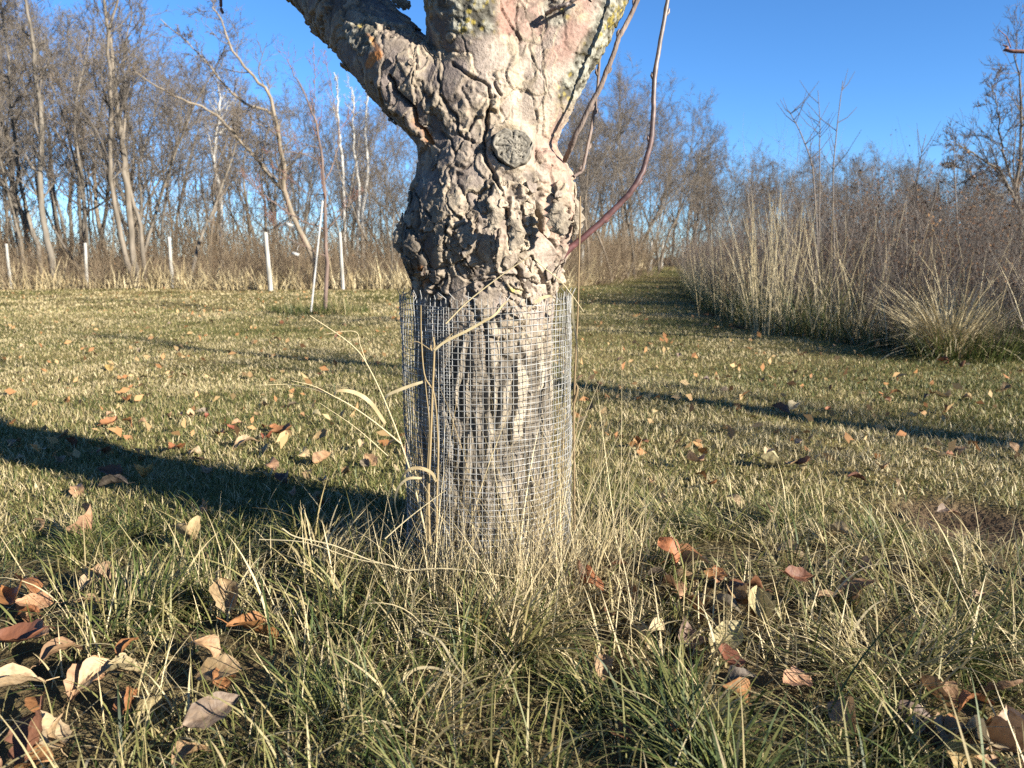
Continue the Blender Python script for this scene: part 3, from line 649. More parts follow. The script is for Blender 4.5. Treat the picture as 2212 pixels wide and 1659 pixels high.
def c3(l): return [(x * .4166, y * .4166) for x, y in l]
def hand_tree(name, stems, D, mt, mc, label, nb=(9, 6, 4), ang=.7, L1=.28, twig=.0045, up=.03, wander=.13, unit=.4166, base=None, cat='tree', crown0=.25):
    TL, CL = [], []
    b = V(*stems[0][0][0], D if np.isscalar(stems[0][2]) else D); root0 = np.array([b[0], D, gz(b[0], D) - .03])
    for pts, (ra, rb), dy in stems:
        n = 26; dd = np.linspace(0, 1, len(pts)) * dy + D; C_ = catmull(VP(pts, dd), n) - root0; C_ += .012 * r_.normal(size=C_.shape) * (D / 17)
        if pts is stems[0][0] or abs(C_[0][2]) < .6: C_[0][2] = min(C_[0][2], -.05)
        R = np.linspace(ra, rb, n) * .8; TL.append((C_, R)); ln = np.linalg.norm(np.diff(C_, axis=0), axis=1).sum()
        _, cl = grow(r_, ln, ra, nb, crown0, ang, wander, path=C_, radii=R, twig=twig, L1=L1, up=up); CL += cl
    return tree_obj(name, tuple(root0), TL, CL, mt, mc, label, None, cat)
M_lean = bark_mat('leaning_tree_bark', (.15, .12, .082), (.32, .26, .19), 12, .4, 4, False)
hand_tree('leaning_tree', [
    (c3([(1640, 1440), (1620, 1330), (1560, 1210), (1490, 1040), (1470, 960), (1475, 880), (1450, 740), (1430, 640), (1390, 480), (1330, 420), (1260, 330), (1200, 250), (1150, 100), (1100, 40)]), (.085, .018), -1),
    (c3([(1472, 990), (1400, 920), (1330, 820), (1240, 730), (1180, 650), (1060, 560), (950, 520), (820, 450), (700, 375)]), (.055, .014), -1.5),
    (c3([(1428, 610), (1390, 575), (1290, 545), (1210, 490), (1130, 400), (1050, 300), (960, 210), (830, 100)]), (.045, .012), -.8)], 17.6, M_lean, M_twig,
    'pale leaning tree with long curved limbs bending left over the lawn edge', (22, 7, 5), .8, .2, .0042, crown0=.15)
hand_tree('bare_tree', [
    (c3([(715, 1470), (690, 1300), (665, 1050), (650, 880), (628, 700), (600, 500), (583, 300), (552, 100), (530, -80), (515, -200)]), (.095, .025), .5),
    (c3([(700, 1470), (640, 1280), (600, 1080), (572, 900), (575, 600), (570, 350), (560, 200), (600, 20), (640, -120)]), (.08, .02), -.3),
    (c3([(745, 1470), (735, 1200), (680, 1000), (640, 760), (650, 600), (640, 450), (650, 250), (690, 60)]), (.06, .015), .8)], 17.7, M_trunk_grey, M_twig,
    'tall grey tree with several stems from one root, reaching past the picture top', (15, 8, 6), .6, .24, .0048, .07)
hand_tree('bare_tree', [
    (c3([(280, 1440), (262, 1330), (235, 1200), (215, 1050), (208, 880), (215, 690), (212, 600), (185, 360), (170, 200), (130, 40), (110, -120)]), (.10, .03), 0.)], 18.4, M_trunk_grey, M_twig,
    'thick pale-sided tree with straight trunk, left of the many-stemmed tree', (20, 8, 6), .6, .22, .0048, .06)
hand_tree('bare_tree', [
    (c3([(215, 1440), (200, 1300), (150, 1150), (80, 1060), (20, 960), (-60, 860), (-160, 700)]), (.085, .03), 0.), (c3([(160, 1180), (110, 950), (70, 700), (50, 400), (20, 100), (-20, -100)]), (.06, .02), .5)], 19.0, M_trunk_grey, M_twig,
    'dark trunk leaning left out of the picture beside the thick pale-sided tree', (16, 8, 6), .6, .24, .0048, .06)
bir = [([(1150, 1350), (1140, 1000), (1112, 850), (1130, 650), (1140, 520), (1128, 440)], 'white birch with forked upper trunk, between the many-stemmed and leaning trees'),
       ([(1790, 1300), (1780, 900), (1762, 720), (1750, 600), (1752, 480), (1735, 380)], 'white birch behind the red-twigged sapling, left of two others'),
       ([(1850, 1300), (1862, 1000), (1840, 800), (1830, 640), (1835, 540), (1822, 450)], 'thin white birch, middle one of three right of the sapling'),
       ([(1880, 1300), (1882, 1080), (1905, 900), (1895, 720), (1900, 560), (1908, 470)], 'white birch nearest to the big apple trunk')]
for i, (l, lab) in enumerate(bir):
    st = [(c3(l), (.085 if i in (0, 3) else .065, .02), .3)]
    if i == 0: st += [(c3([(1130, 650), (1180, 560), (1225, 500)]), (.03, .01), .2), (c3([(1135, 690), (1190, 650), (1260, 605)]), (.03, .01), .2), (c3([(1112, 850), (1085, 720), (1070, 640)]), (.03, .01), .2)]
    hand_tree('birch_tree', st, 24.0, M_birch, M_birch, lab, (8, 4, 3), .7, .16, .006, .08, crown0=.5)
def c4(l): return [(1209.6 + x * .453, 86.4 + y * .453) for x, y in l]
hand_tree('bare_tree', [
    (c4([(2170, 1180), (2185, 1000), (2200, 850), (2165, 750), (2190, 600), (2200, 400), (2190, 200), (2170, 60)]), (.04, .008), 0), (c4([(2185, 790), (2130, 680), (2090, 620), (2000, 560), (1930, 520), (1870, 480)]), (.022, .005), -.4),
    (c4([(2175, 720), (2120, 560), (2100, 450), (2080, 300), (2060, 200)]), (.018, .005), .3), (c4([(2200, 830), (2260, 700), (2330, 500), (2380, 300)]), (.022, .005), 0), (c4([(2150, 720), (2070, 740), (1960, 640), (1880, 600)]), (.015, .004), -.2)], 9.2, M_trunk_grey, M_twig,
    'spreading grey tree with pale trunk at the right edge, rising from the shrubs', (20, 8, 5), .6, .34, .0024, .06)

# ------------------------------------------------------------------ red-twigged sapling, its pole, tags, fence posts
SAPD = 9.6
hand_tree('young_fruit_tree', [
    (c3([(1685, 1625), (1690, 1400), (1690, 1250), (1685, 1130), (1680, 930), (1665, 800), (1640, 650), (1612, 565), (1560, 440), (1520, 380), (1490, 300)]), (.034, .004), 0),
    (c3([(1685, 935), (1735, 830), (1755, 700), (1740, 560), (1720, 470), (1680, 280)]), (.013, .003), .2), (c3([(1630, 620), (1632, 480), (1630, 330), (1626, 210)]), (.007, .003), .1),
    (c3([(1650, 830), (1560, 795), (1470, 788), (1370, 785)]), (.010, .003), -.2), (c3([(1688, 1190), (1560, 1140), (1420, 1050), (1330, 980), (1220, 875)]), (.014, .003), -.3), (c3([(1690, 1200), (1780, 1090), (1880, 990)]), (.010, .003), .1),
    (c3([(1685, 1010), (1590, 1000), (1480, 900), (1400, 860)]), (.009, .003), .3), (c3([(1650, 770), (1560, 740), (1430, 680)]), (.009, .003), -.1), (c3([(1690, 1330), (1600, 1290), (1450, 1200), (1350, 1050)]), (.009, .003), -.2)],
    SAPD, bark_mat('sapling_bark', (.12, .085, .07), (.26, .185, .15), 20, .5, 3, False), M_red_twig, 'young tree with red-brown twigs tied beside a thin white pole on the lawn', (10, 4), .6, .26, .0022, .08, cat='sapling', crown0=.3)
def simple(name, lines, mat, label, cat, sides=8, group=None):
    a = Acc(); p0 = lines[0][0][0].copy()
    for p, R in lines: a.tubes([(np.array(p) - p0, np.asarray(R))], sides)
    o = a.build(name, mat); o.location = tuple(p0); return tag(o, label, cat, group)
M_white = bark_mat('white_paint_worn', (.36, .345, .31), (.56, .54, .50), 14, .4, 3, False)
pb = V(671, 682, SAPD - .25); pb[2] = gz(pb[0], pb[1]) - .02; pt = V(697, 433, SAPD - .05)
ax = pt - pb; simple('support_pole', [(np.array([pb + ax * t for t in (0, .2, .5, .8, .995, 1.0)]), np.array([.0115, .0115, .0115, .011, .011, .001]))], M_white, 'thin white pole leaning against the red-twigged young tree', 'pole', 10)
for (x, y), lab in (((1532, 1316), 'small white tag hanging low on a twig, left of the white pole'), ((1500, 1165), 'small white tag hanging higher, left of the white pole')):
    p = V(x * .4166, y * .4166, SAPD - .2); a = Acc(); u = np.array([.85, .3, -.3]) * .045; w = np.array([.15, .1, .3]) * .05; n_ = np.array([0, -.003, 0])
    C8 = np.array([-u - w, u - w, u + w, -u + w, -u - w + n_, u - w + n_, u + w + n_, -u + w + n_]); a.add(C8, [[0, 1, 2, 3], [7, 6, 5, 4], [0, 4, 5, 1], [1, 5, 6, 2], [2, 6, 7, 3], [3, 7, 4, 0]])
    hk = np.array([w * .9, w * 1.3 + np.array([.01, .05, .06]), np.array([.02, .12, .12])]); a.tubes([(hk, np.full(3, .0016))], 4); o = a.build('plant_tag', M_white, None, False); o.location = tuple(p); tag(o, lab, 'plant tag')
def post(vx, vtop, D, h_r, lean, lab, grp=None):
    p = V(vx, vtop, D); z0 = gz(p[0], D) - .05; n_ = 12; t = np.linspace(0, 1, n_); C_ = np.stack([p[0] - lean * (1 - t), np.full(n_, D), z0 + (p[2] - z0) * t], 1)
    R = h_r * (1.1 - .18 * t + .04 * np.sin(t * 19 + vx)); C_ = np.vstack([C_, C_[-1] + [0, 0, .004], C_[-1] + [0, 0, .005]]); R = np.concatenate([R, [R[-1] * .8, .002]])
    simple('fence_post', [(C_, R)], M_post, lab, 'fence post', 10, grp)
M_post = bark_mat('weathered_white_post', (.25, .235, .20), (.50, .48, .43), 9, .4, 3, False)
for vx, vt, D, hr, ln, lab in ((13.5, 527, 17.6, .05, .0, 'white fence post at the far left edge of the lawn'), (184, 525, 17.6, .055, .05, 'slightly leaning white fence post right of the thick pale-sided tree'), (365, 512, 17.6, .06, 0, 'white fence post midway between the many-stemmed and the leaning tree'),
                          (573, 502, 16.9, .075, -.06, 'thickest white fence post, left of the leaning tree foot'), (734, 502, 17.0, .06, -.03, 'white fence post just right of the red-twigged young tree')): post(vx, vt, D, hr * .62, ln, lab)
for x, y, D in ((108, 975, 22), (195, 1008, 26), (437, 962, 35), (490, 955, 40), (587, 942, 47)):
    X, Y = c4([(x, y)])[0]; post(X, Y, D, .06, .02, 'small far white fence post along the left side of the mown path', 'far fence posts along the path')

# ------------------------------------------------------------------ brush and shrubs
def stems(r_, n, spread, h0, h1, lean, rad, side_n, side_l, bend=.15, seg=7):
    L = []; S = []; ends = []
    for i in range(n):
        a = r_.uniform(0, 2 * PI); b = spread * math.sqrt(r_.random()); p = np.array([b * math.cos(a), b * math.sin(a), -.04]); d = np.array([r_.normal() * lean + .4 * p[0], r_.normal() * lean + .4 * p[1], 1.]); d /= np.linalg.norm(d)
        h = r_.uniform(h0, h1); pts = [p]
        for k in range(seg - 1):
            d = d + r_.normal(size=3) * bend * .5; d[2] += .02; d /= np.linalg.norm(d); pts.append(pts[-1] + d * h / (seg - 1))
        pts = np.array(pts); R = np.linspace(rad, rad * .4, seg) * r_.uniform(.7, 1.3); L.append((pts, R)); ends.append(pts[-1])
        for k in range(side_n):
            q = r_.integers(2, seg); sd = r_.normal(size=3); sd[2] = abs(sd[2]) + .5; sd /= np.linalg.norm(sd); l = side_l * r_.uniform(.4, 1.2); sp = np.array([pts[q], pts[q] + sd * l * .5 + r_.normal(size=3) * .02, pts[q] + sd * l + r_.normal(size=3) * .03 + [0, 0, l * .15]]); S.append((sp, np.array([R[q] * .6, R[q] * .5, R[q] * .3]))); ends.append(sp[2]); ends.append(sp[1])
    return L, S, ends
def flecks(a, pts, r_, size, tint):
    m = len(pts); P = np.array(pts); u = r_.normal(size=(m, 3)); u /= np.linalg.norm(u, axis=1, keepdims=True); w = np.cross(u, r_.normal(size=(m, 3))); w /= np.linalg.norm(w, axis=1, keepdims=True) + 1e-9
    sz = size * r_.uniform(.5, 1.3, (m, 1)); w = w * .55; mid = np.cross(u, w) * .5 * sz
    Q = np.stack([P, P + (u + w) * sz + mid, P + 2 * u * sz, P + (u - w) * sz + mid], 1); a.add(Q, np.arange(m * 4).reshape(-1, 4), np.repeat(tint, 4))
r_ = np.random.default_rng(11)
def bush(label, grp, n, spread, h0, h1, rad, sn, sl, nf, fs, tr, ms, lean=.22):
    L, S, E_ = stems(r_, n, spread, h0, h1, lean, rad, sn, sl); root = empty('shrub'); tag(root, label, 'shrub', grp)
    a = Acc(); t1 = r_.uniform(*tr, len(L)); a.tubes(L, 4, t1); a.tubes(S, 3, np.repeat(t1, sn) * .9); a.build('stems', ms, root)
    if nf:
        a = Acc(); idx = r_.integers(0, len(E_), nf); flecks(a, np.array(E_)[idx] + r_.normal(size=(nf, 3)) * .015, r_, fs, r_.random(nf)); a.build('withered_leaves', M_rust, root, False)
    return root
# right hand thicket
LB = 'tangled red-brown bare shrub in the thicket right of the path'; GB = 'bare shrubs of the right thicket'
bp = [bush(LB, GB, 95, .5, .6, 1.35, .0030, 14, .24, 1200, .013, (.05, .7), M_shrub, .3) for _ in range(3)] + [bush(LB, GB, 60, .5, .7, 1.55, .0031, 14, .32, 380, .009, (.15, .95), M_shrub, .34), bush(LB, GB, 16, .4, 1.2, 2.2, .0042, 16, .36, 60, .010, (.3, .95), M_shrub, .2)]
used = [False] * 5
def put(i, x, y, sc, zs=1.0, label=None, grp=None, lst=bp, fl=used):
    o = lst[i] if not fl[i] else copy_tree(lst[i]); fl[i] = True; o.location = (x, y, gz(x, y)); o.rotation_euler = (0, 0, r_.uniform(0, 6.28)); o.scale = (sc, sc, sc * zs)
    if label: o['label'] = label
    if grp: o['group'] = grp
def edge_x(y): return float(np.interp(y, EDGE[:, 1], EDGE[:, 0]))
for row, (dx, step) in enumerate(((.45, .55), (1.15, .75), (2.1, .95), (3.4, 1.3))):
    y = 4.6 - .3 * row
    while y < (34 if row < 2 else 20):
        x = edge_x(y) + dx + r_.normal() * .12; hh = (.70, 1.0, 1.25, 1.4)[row] * np.interp(y, [4, 7, 12, 20, 34], [.82, .92, 1.0, 1.1, 1.3]) * r_.uniform(.72, 1.25)
        if x < .72 * y + .3: put(r_.choice(5, p=[.22, .22, .22, .17, .17]), x, y, hh)
        y += step * r_.uniform(.8, 1.25) * max(1, y / 9)
for y, x0, x1, st in ((9, 6.4, 10, 1.1), (11.5, 6.6, 13, 1.3), (15, 7.5, 16, 1.6), (20, 9, 22, 2.2), (27, 11, 30, 3)):
    x = x0
    while x < x1: put(r_.choice(5, p=[.2, .2, .2, .2, .2]), x, y + r_.normal() * .4, r_.uniform(1.05, 1.35) * np.interp(y, [9, 27], [1, 1.4])); x += st * r_.uniform(.7, 1.2)
# brush at the foot of the woods
LF = 'low grey-brown brush clump at the foot of the woods'; GF = 'brush clumps under the woods'
fp = [bush(LF, GF, 90, .8, .8, 1.7, .0062, 5, .5, 120, .02, (.1, .85), M_brush, .3) for _ in range(3)]; fu = [False] * 3
def fput(x, y, sc, zs, lab=LF, grp=GF): put(r_.integers(0, 3), x, y, sc, zs, lab, grp, fp, fu)
for y0, st, sc in ((17.9, .95, .55), (19.2, 1.15, .85), (21.5, 1.5, 1.15), (25, 2.0, 1.5)):
    x = -15 - (y0 - 17) * .8
    while x < 2.0 + (y0 - 17) * .35:
        yy = max(y0, float(np.interp(x, FOREST[:, 0], FOREST[:, 1])) + .4) + r_.normal() * .3; fput(x, yy, sc * r_.uniform(.85, 1.2), r_.uniform(.75, 1.2)); x += st * r_.uniform(.75, 1.25)
for i in range(30):
    y = 20 + i * 1.05; x = float(np.interp(y, FOREST[3:, 1], FOREST[3:, 0])) - .9 - r_.random() * 1.6; fput(x, y, r_.uniform(.8, 1.25), 1.0, 'brush clump along the left side of the mown path', 'brush clumps beside the path')
# far tangle of twigs behind everything (one mass)
a = Acc(); L = []; T_ = []
for i in range(7000):
    b_ = r_.random()
    if b_ < .5: y = r_.uniform(33, 52); vx = r_.uniform(-250, 1500)
    else: y = r_.uniform(52, 72); vx = r_.uniform(1350, 2500)
    x = V(vx, 600, y)[0]; z = gz(x, y); top = V(vx, top_row(vx) + 60, y)[2] * (.62 if b_ < .5 else .8); b0 = z + max(0, top) * r_.random() ** 2.2 * .85; l = r_.uniform(1.2, 2.8); d = r_.normal(size=3) * np.array([.5, .4, .25]) + [0, 0, .8]; p = np.array([x, y, b0 - .1])
    L.append((np.array([p, p + d * l * .5 + r_.normal(size=3) * .12, p + d * l]), np.array([.016, .011, .006]))); T_.append(r_.random() * .7)
a.tubes(L, 3, T_); tag(a.build('distant_brushwood', M_brush), 'hazy mass of far brushwood filling the woods between the trunks', 'brushwood', kind='stuff')

# tall whips, reeds, straw clump at the thicket
def whip(pts, r0, lab, D=7.6, side=9):
    P = catmull(VP(c4(pts), D), 22); P[:, 2] += 0; P = np.vstack([[P[0][0], D, gz(P[0][0], D) - .03], P]); R = np.linspace(r0, r0 * .35, 23); L = [(P, R)]; S = []
    for i in range(side):
        k = r_.integers(8, 21); sd = r_.normal(size=3) * .6; sd[2] = .8; sd /= np.linalg.norm(sd); l = r_.uniform(.12, .4); S.append((np.array([P[k], P[k] + sd * l * .5, P[k] + sd * l + [0, 0, .05]]), np.array([r0 * .5, r0 * .4, r0 * .22])))
    root = empty('sapling', tuple(P[0])); tag(root, lab, 'sapling'); a = Acc(); a.tubes([(P - P[0], R)], 6, [.62]); a.build('stem', M_shrub, root); a = Acc(); a.tubes([(p - P[0], q) for p, q in S], 4, np.full(len(S), .45)); a.build('twigs', M_shrub, root)
whip([(1310, 1150), (1305, 900), (1302, 650), (1318, 450), (1335, 300), (1349, 195)], .0085, 'tallest single whip standing above the shrubs against the sky')
whip([(1235, 950), (1238, 700), (1238, 500), (1240, 400), (1230, 240)], .007, 'upright whip with a broken-looking knotty tip, left of the tallest whip')
whip([(1228, 950), (1215, 750), (1200, 590), (1150, 450), (1110, 370), (1095, 340)], .0085, 'whip bending left above the shrubs, left of the knotty whip', side=14)
whip([(1700, 900), (1700, 700), (1712, 600), (1745, 450)], .008, 'thin forked whip in the middle of the right thicket', 8.2); whip([(1905, 1000), (1890, 800), (1880, 600), (1880, 470)], .009, 'thin whip left of the spreading tree at the right edge', 8.)
def blade_mesh(a, P0, h, w, az, lean, curl, tint, seg=4, tw=None, base_w=.7):
    n = len(P0); s_ = (np.arange(seg + 1) / seg)[None, :]; th = lean[:, None] + curl[:, None] * s_; dl = (h / seg)[:, None]
    hx = np.concatenate([np.zeros((n, 1)), np.cumsum(np.sin((th[:, 1:] + th[:, :-1]) / 2) * dl, 1)], 1); hz = np.concatenate([np.zeros((n, 1)), np.cumsum(np.cos((th[:, 1:] + th[:, :-1]) / 2) * dl, 1)], 1)
    C_ = np.stack([P0[:, :1] + hx * np.cos(az)[:, None], P0[:, 1:2] + hx * np.sin(az)[:, None], P0[:, 2:] + hz], -1)
    if tw is None: tw = rng.uniform(-.9, .9, n)
    sa = az + PI / 2 + tw; sv = np.stack([np.cos(sa), np.sin(sa), 0 * sa], -1)[:, None, :]; ww = (w[:, None] * (base_w + (1 - base_w) * np.sin(s_ * PI) - s_ ** 2.2 * (base_w - .08)) * .5)[:, :, None]
    Vv = np.stack([C_ - sv * ww, C_ + sv * ww], 2); k = np.arange(n)[:, None] * (seg + 1) * 2 + np.arange(seg)[None, :] * 2
    a.add(Vv, np.stack([k, k + 1, k + 3, k + 2], -1), np.repeat(tint, (seg + 1) * 2))
def clump(name, label, cat, c, n, r0, h, w, lean_s, curl, tint, mat=None, seg=6, zup=0):
    a = Acc(); an = rng.uniform(0, 2 * PI, n); rr = r0 * np.sqrt(rng.random(n)); P0 = np.stack([rr * np.cos(an), rr * np.sin(an), np.full(n, -.01)], -1)
    blade_mesh(a, P0, rng.uniform(*h, n), rng.uniform(*w, n), an + rng.normal(size=n) * .6, np.abs(rng.normal(size=n)) * lean_s + rr / r0 * lean_s * .6, rng.uniform(*curl, n), rng.uniform(*tint, n), seg)
    o = a.build(name, mat or M_dry, None, True); o.location = (c[0], c[1], gz(c[0], c[1])); return tag(o, label, cat)
c = V(2052, 700, 5.3); clump('grass_clump', 'big fountain of pale straw grass in front of the right thicket', 'grass clump', (c[0], 5.3), 750, .12, (.3, .72), (.004, .008), .42, (.4, 1.5), (.65, 1.))
c = V(2052, 700, 5.2); clump('grass_clump', 'short green grass tuft around the foot of the pale straw fountain', 'grass clump', (c[0] + .1, 5.15), 420, .35, (.15, .35), (.004, .007), .3, (.2, 1.2), (.05, .5), M_grass)
def reeds(lab, vxs, D, n, top, tint):
    L = []; T_ = []; c = V(np.mean(vxs), 640, D); z0 = gz(c[0], D)
    for i in range(n):
        vx = rng.uniform(*vxs); p = V(vx, 640, D + rng.normal() * .2); p[2] = 0; h = rng.uniform(*top); d = np.array([rng.normal() * .09 + (vx - np.mean(vxs)) * .0012, rng.normal() * .06, 1]); q = p - [c[0], D, 0]; q[2] = -.03
        L.append((np.array([q, q + d * h * .35, q + d * h * .7 + rng.normal(size=3) * .015, q + d * h + rng.normal(size=3) * .03]), np.array([.0031, .0028, .0022, .001]))); T_.append(rng.uniform(*tint))
    a = Acc(); a.tubes(L, 4, T_); o = a.build('reed_clump', M_dry); o.location = (c[0], D, z0); tag(o, lab, 'reed clump')
reeds('tall stiff bunch of cream dry reeds at the front of the right thicket', (1632, 1718), 7.0, 55, (.75, 1.3), (.55, 1.))
reeds('loose sparse dry stalks right of the cream reed bunch', (1740, 1930), 6.6, 22, (.6, 1.25), (.3, .8))
reeds('loose dry stalks at the right edge behind the straw fountain', (1960, 2190), 6.4, 25, (.6, 1.1), (.2, .75)); reeds('sparse dry stalks where the path bends behind the thicket corner', (1510, 1620), 8.6, 14, (.6, 1.2), (.2, .7))

# ------------------------------------------------------------------ grass
def tuftiness(x, y, sc, seed): return vnoise(np.stack([x * sc, y * sc, 0 * x], 1), seed)
SCR = G(2080, 1120)
HEAPS = [G(a_, b_) for a_, b_ in ((40, 1300), (40, 1400), (20, 1490), (90, 1580), (75, 1650), (225, 1450), (1480, 1215), (1560, 1330), (2120, 1590), (2160, 1620), (2060, 1590), (1590, 1480), (470, 1445))]
def lawn(n, y0, y1, xs, h, w, name, label, seg, straw0, pw=1.0):
    y = y0 + (y1 - y0) * rng.random(n) ** pw; x = (rng.random(n) * 2 - 1) * (xs + .69 * y)
    k = ~in_shrubs(x + .1, y) & ~in_forest(x, y + .2) & (np.hypot(x + .06, y - TD) > .2) & (np.hypot((x - SCR[0]) / .24, (y - SCR[1]) / .24) > rng.uniform(.6, 1.25, n))
    x, y = x[k], y[k]; n = len(x); t1 = tuftiness(x, y, 1.1, 500); t2 = tuftiness(x, y, 6.5, 501); t3 = tuftiness(x, y, 22, 502)
    straw = straw0 + .22 * t1 + .12 * t2 + .10 * sstep(4, 9, y) * (x < .5) - .10 * sstep(.3, 1.5, x) * sstep(2, 4, y)
    tint = np.clip(straw + .30 * rng.normal(size=n) * .8, 0, 1); hh = rng.uniform(*h, n) * (1 + .22 * t2 + .25 * t3) * np.interp(y, [2, 5, 20], [1, 1, 1.15])
    a = Acc(); az = rng.uniform(0, 2 * PI, n) ; P0 = np.stack([x, y, gh(x, y) - .004], -1)
    dry = tint > .62
    blade_mesh(a, P0, hh, rng.uniform(*w, n) * np.interp(y, [2, 6, 20], [1, 1.15, 2.2]), az, np.abs(rng.normal(size=n)) * np.where(dry, .75, .42), rng.uniform(.1, 1.3, n), tint, seg)
    return tag(a.build(name, M_grass), label, 'grass', kind='stuff')
lawn(130000, 1.72, 4.2, .75, (.016, .042), (.0022, .0040), 'lawn_grass', 'short mown winter lawn, straw and olive blades', 3, .66)
lawn(200000, 4.0, 9.5, .9, (.016, .034), (.003, .005), 'lawn_grass', 'mown winter lawn in the middle distance', 2, .72, 1.25)
lawn(140000, 9.3, 45, .6, (.02, .036), (.006, .0105), 'lawn_grass', 'far straw-coloured lawn and mown path', 2, .74, 2.0)
# uncut grass in front of and round the tree
def uncut(n, label, f, h, w, lean, curl, straw0, spread, name='uncut_grass', seg=6):
    x, y = f(n); n = len(x); t1 = tuftiness(x, y, 2.2, 510); t2 = tuftiness(x, y, 9, 511); cx = np.floor(x * 9) + .5; cy = np.floor(y * 9) + .5
    jx = _hash(cx.astype(np.int64), cy.astype(np.int64), 0 * cx.astype(np.int64), 9); jy = _hash(cx.astype(np.int64), cy.astype(np.int64), 0 * cx.astype(np.int64) + 1, 9)
    az = np.arctan2(y - (cy - .5 + jy) / 9, x - (cx - .5 + jx) / 9) + rng.normal(size=n) * .9
    tint = np.clip(straw0 + .20 * t1 + .15 * t2 + spread * rng.normal(size=n), 0, 1); k = 1 - .35 * sstep(.6, 1.2, np.abs(x + .05)) * sstep(1.45, 2.0, y)
    a = Acc(); P0 = np.stack([x, y, gh(x, y) - .006], -1); blade_mesh(a, P0, rng.gamma(4, .25, n).clip(.35, 2.1) * h * k * (1 + .3 * t2), rng.uniform(*w, n), az, np.abs(rng.normal(size=n)) * lean, rng.uniform(*curl, n) * rng.choice([1, 1, 1.6], n), tint, seg)
    return tag(a.build(name, M_grass), label, 'grass', kind='stuff')
def zone(n):
    y = rng.uniform(.62, 2.15, n); x = rng.uniform(-1, 1, n) * (.2 + .70 * y); far = 1.66 + .18 * vnoise(np.stack([x * 2.5, 0 * x, 0 * x], 1), 520) + .28 * np.exp(-((x - .25) / .55) ** 2)
    k = (y < far + .12 * rng.normal(size=n)) & (np.hypot(x + .06, y - TD) > .19) & (np.hypot((x - SCR[0]) / .26, (y - SCR[1]) / .26) > 1) & (tuftiness(x, y, 6, 521) > rng.uniform(-1.1, -.1, n))
    for q in HEAPS: k &= np.hypot(x - q[0] - .02, y - q[1] + .05) > .075
    return x[k], y[k]
uncut(9000, 'uncut green and straw grass tussocks in front of the tree', zone, .066, (.0018, .0048), .85, (.3, 1.6), .50, .26)
uncut(4300, 'long arching straw and green blades in front of the tree', zone, .12, (.0022, .0050), .95, (.4, 1.7), .66, .24, seg=9)
uncut(13000, 'flattened dead grass lying in front of the tree', zone, .085, (.0013, .003), 1.2, (-.1, .7), .80, .18, 'dead_grass')
def tussocks():
    a = Acc(); N_ = 0
    for i in range(140):
        y = rng.uniform(.80, 1.92); x = rng.uniform(-1, 1) * (.1 + .70 * y)
        if math.hypot(x + .055, y - TD) < .22: continue
        if min(math.hypot(x - q[0] - .05, y - q[1] + .07) for q in HEAPS) < .15 or math.hypot(x - SCR[0], y - SCR[1] + .1) < .32: continue
        far_ = y > 1.65; n = int(rng.uniform(50, 170)); main = rng.uniform(0, 2 * PI); green = rng.choice([.30, .42, .60, .82], p=[.28, .27, .25, .20]); an = rng.uniform(0, 2 * PI, n); r0 = rng.uniform(.02, .055); rr = r0 * np.sqrt(rng.random(n))
        px, py = x + rr * np.cos(an), y + rr * np.sin(an); L_ = rng.uniform(.09, .21) * (.72 if far_ else 1); az = np.where(rng.random(n) < .62, main + rng.normal(size=n) * .55, an + rng.normal(size=n) * .5)
        h = L_ * rng.uniform(.45, 1.15, n); bw = rng.choice([.0022, .0030, .0042])
        blade_mesh(a, np.stack([px, py, gh(px, py) - .006], -1), h, bw * rng.uniform(.6, 1.25, n), az, np.abs(rng.normal(.66, .42, n)), rng.uniform(.5, 1.7, n), np.clip(green + .17 * rng.normal(size=n), 0, 1), 9)
    tag(a.build('grass_tussocks', M_grass), 'bent green and straw grass tussocks matted over the ground before the tree', 'grass', kind='stuff')
tussocks()
# thin blond grass leaning on the wire
def ring(n):
    an = rng.normal(-PI / 2 + .3, .6, n); r = .190 + np.abs(rng.normal(size=n)) * .09; return -.054 + r * np.cos(an), TD + r * np.sin(an)
x, y = ring(850); n = len(x); a = Acc(); P0 = np.stack([x, y, gh(x, y) - .005], -1)
blade_mesh(a, P0, rng.gamma(4, .045, n).clip(.06, .40) * (.75 + .5 * (x > -.02)), rng.uniform(.0008, .0018, n), rng.uniform(0, 2 * PI, n), np.abs(rng.normal(size=n)) * .36, rng.uniform(.0, .9, n), np.clip(rng.normal(.74, .2, n), 0, 1), 8)
tag(a.build('blond_grass', M_dry), 'thin blond dry grass standing against the wire mesh', 'grass', kind='stuff')
an = rng.uniform(0, 2 * PI, 420); x = -.054 + .167 * np.cos(an); y = TD + .167 * np.sin(an); a = Acc()
blade_mesh(a, np.stack([x, y, gh(x, y)], -1), rng.uniform(.1, .45, 420), rng.uniform(.001, .0022, 420), an + PI / 2 * rng.choice([-1, 1], 420), np.abs(rng.normal(size=420)) * .15, rng.uniform(-.2, .4, 420), rng.uniform(.2, .8, 420), 6)
tag(a.build('dry_grass_inside_wire', M_dry), 'dry grass grown up between trunk and wire mesh', 'grass', kind='stuff')
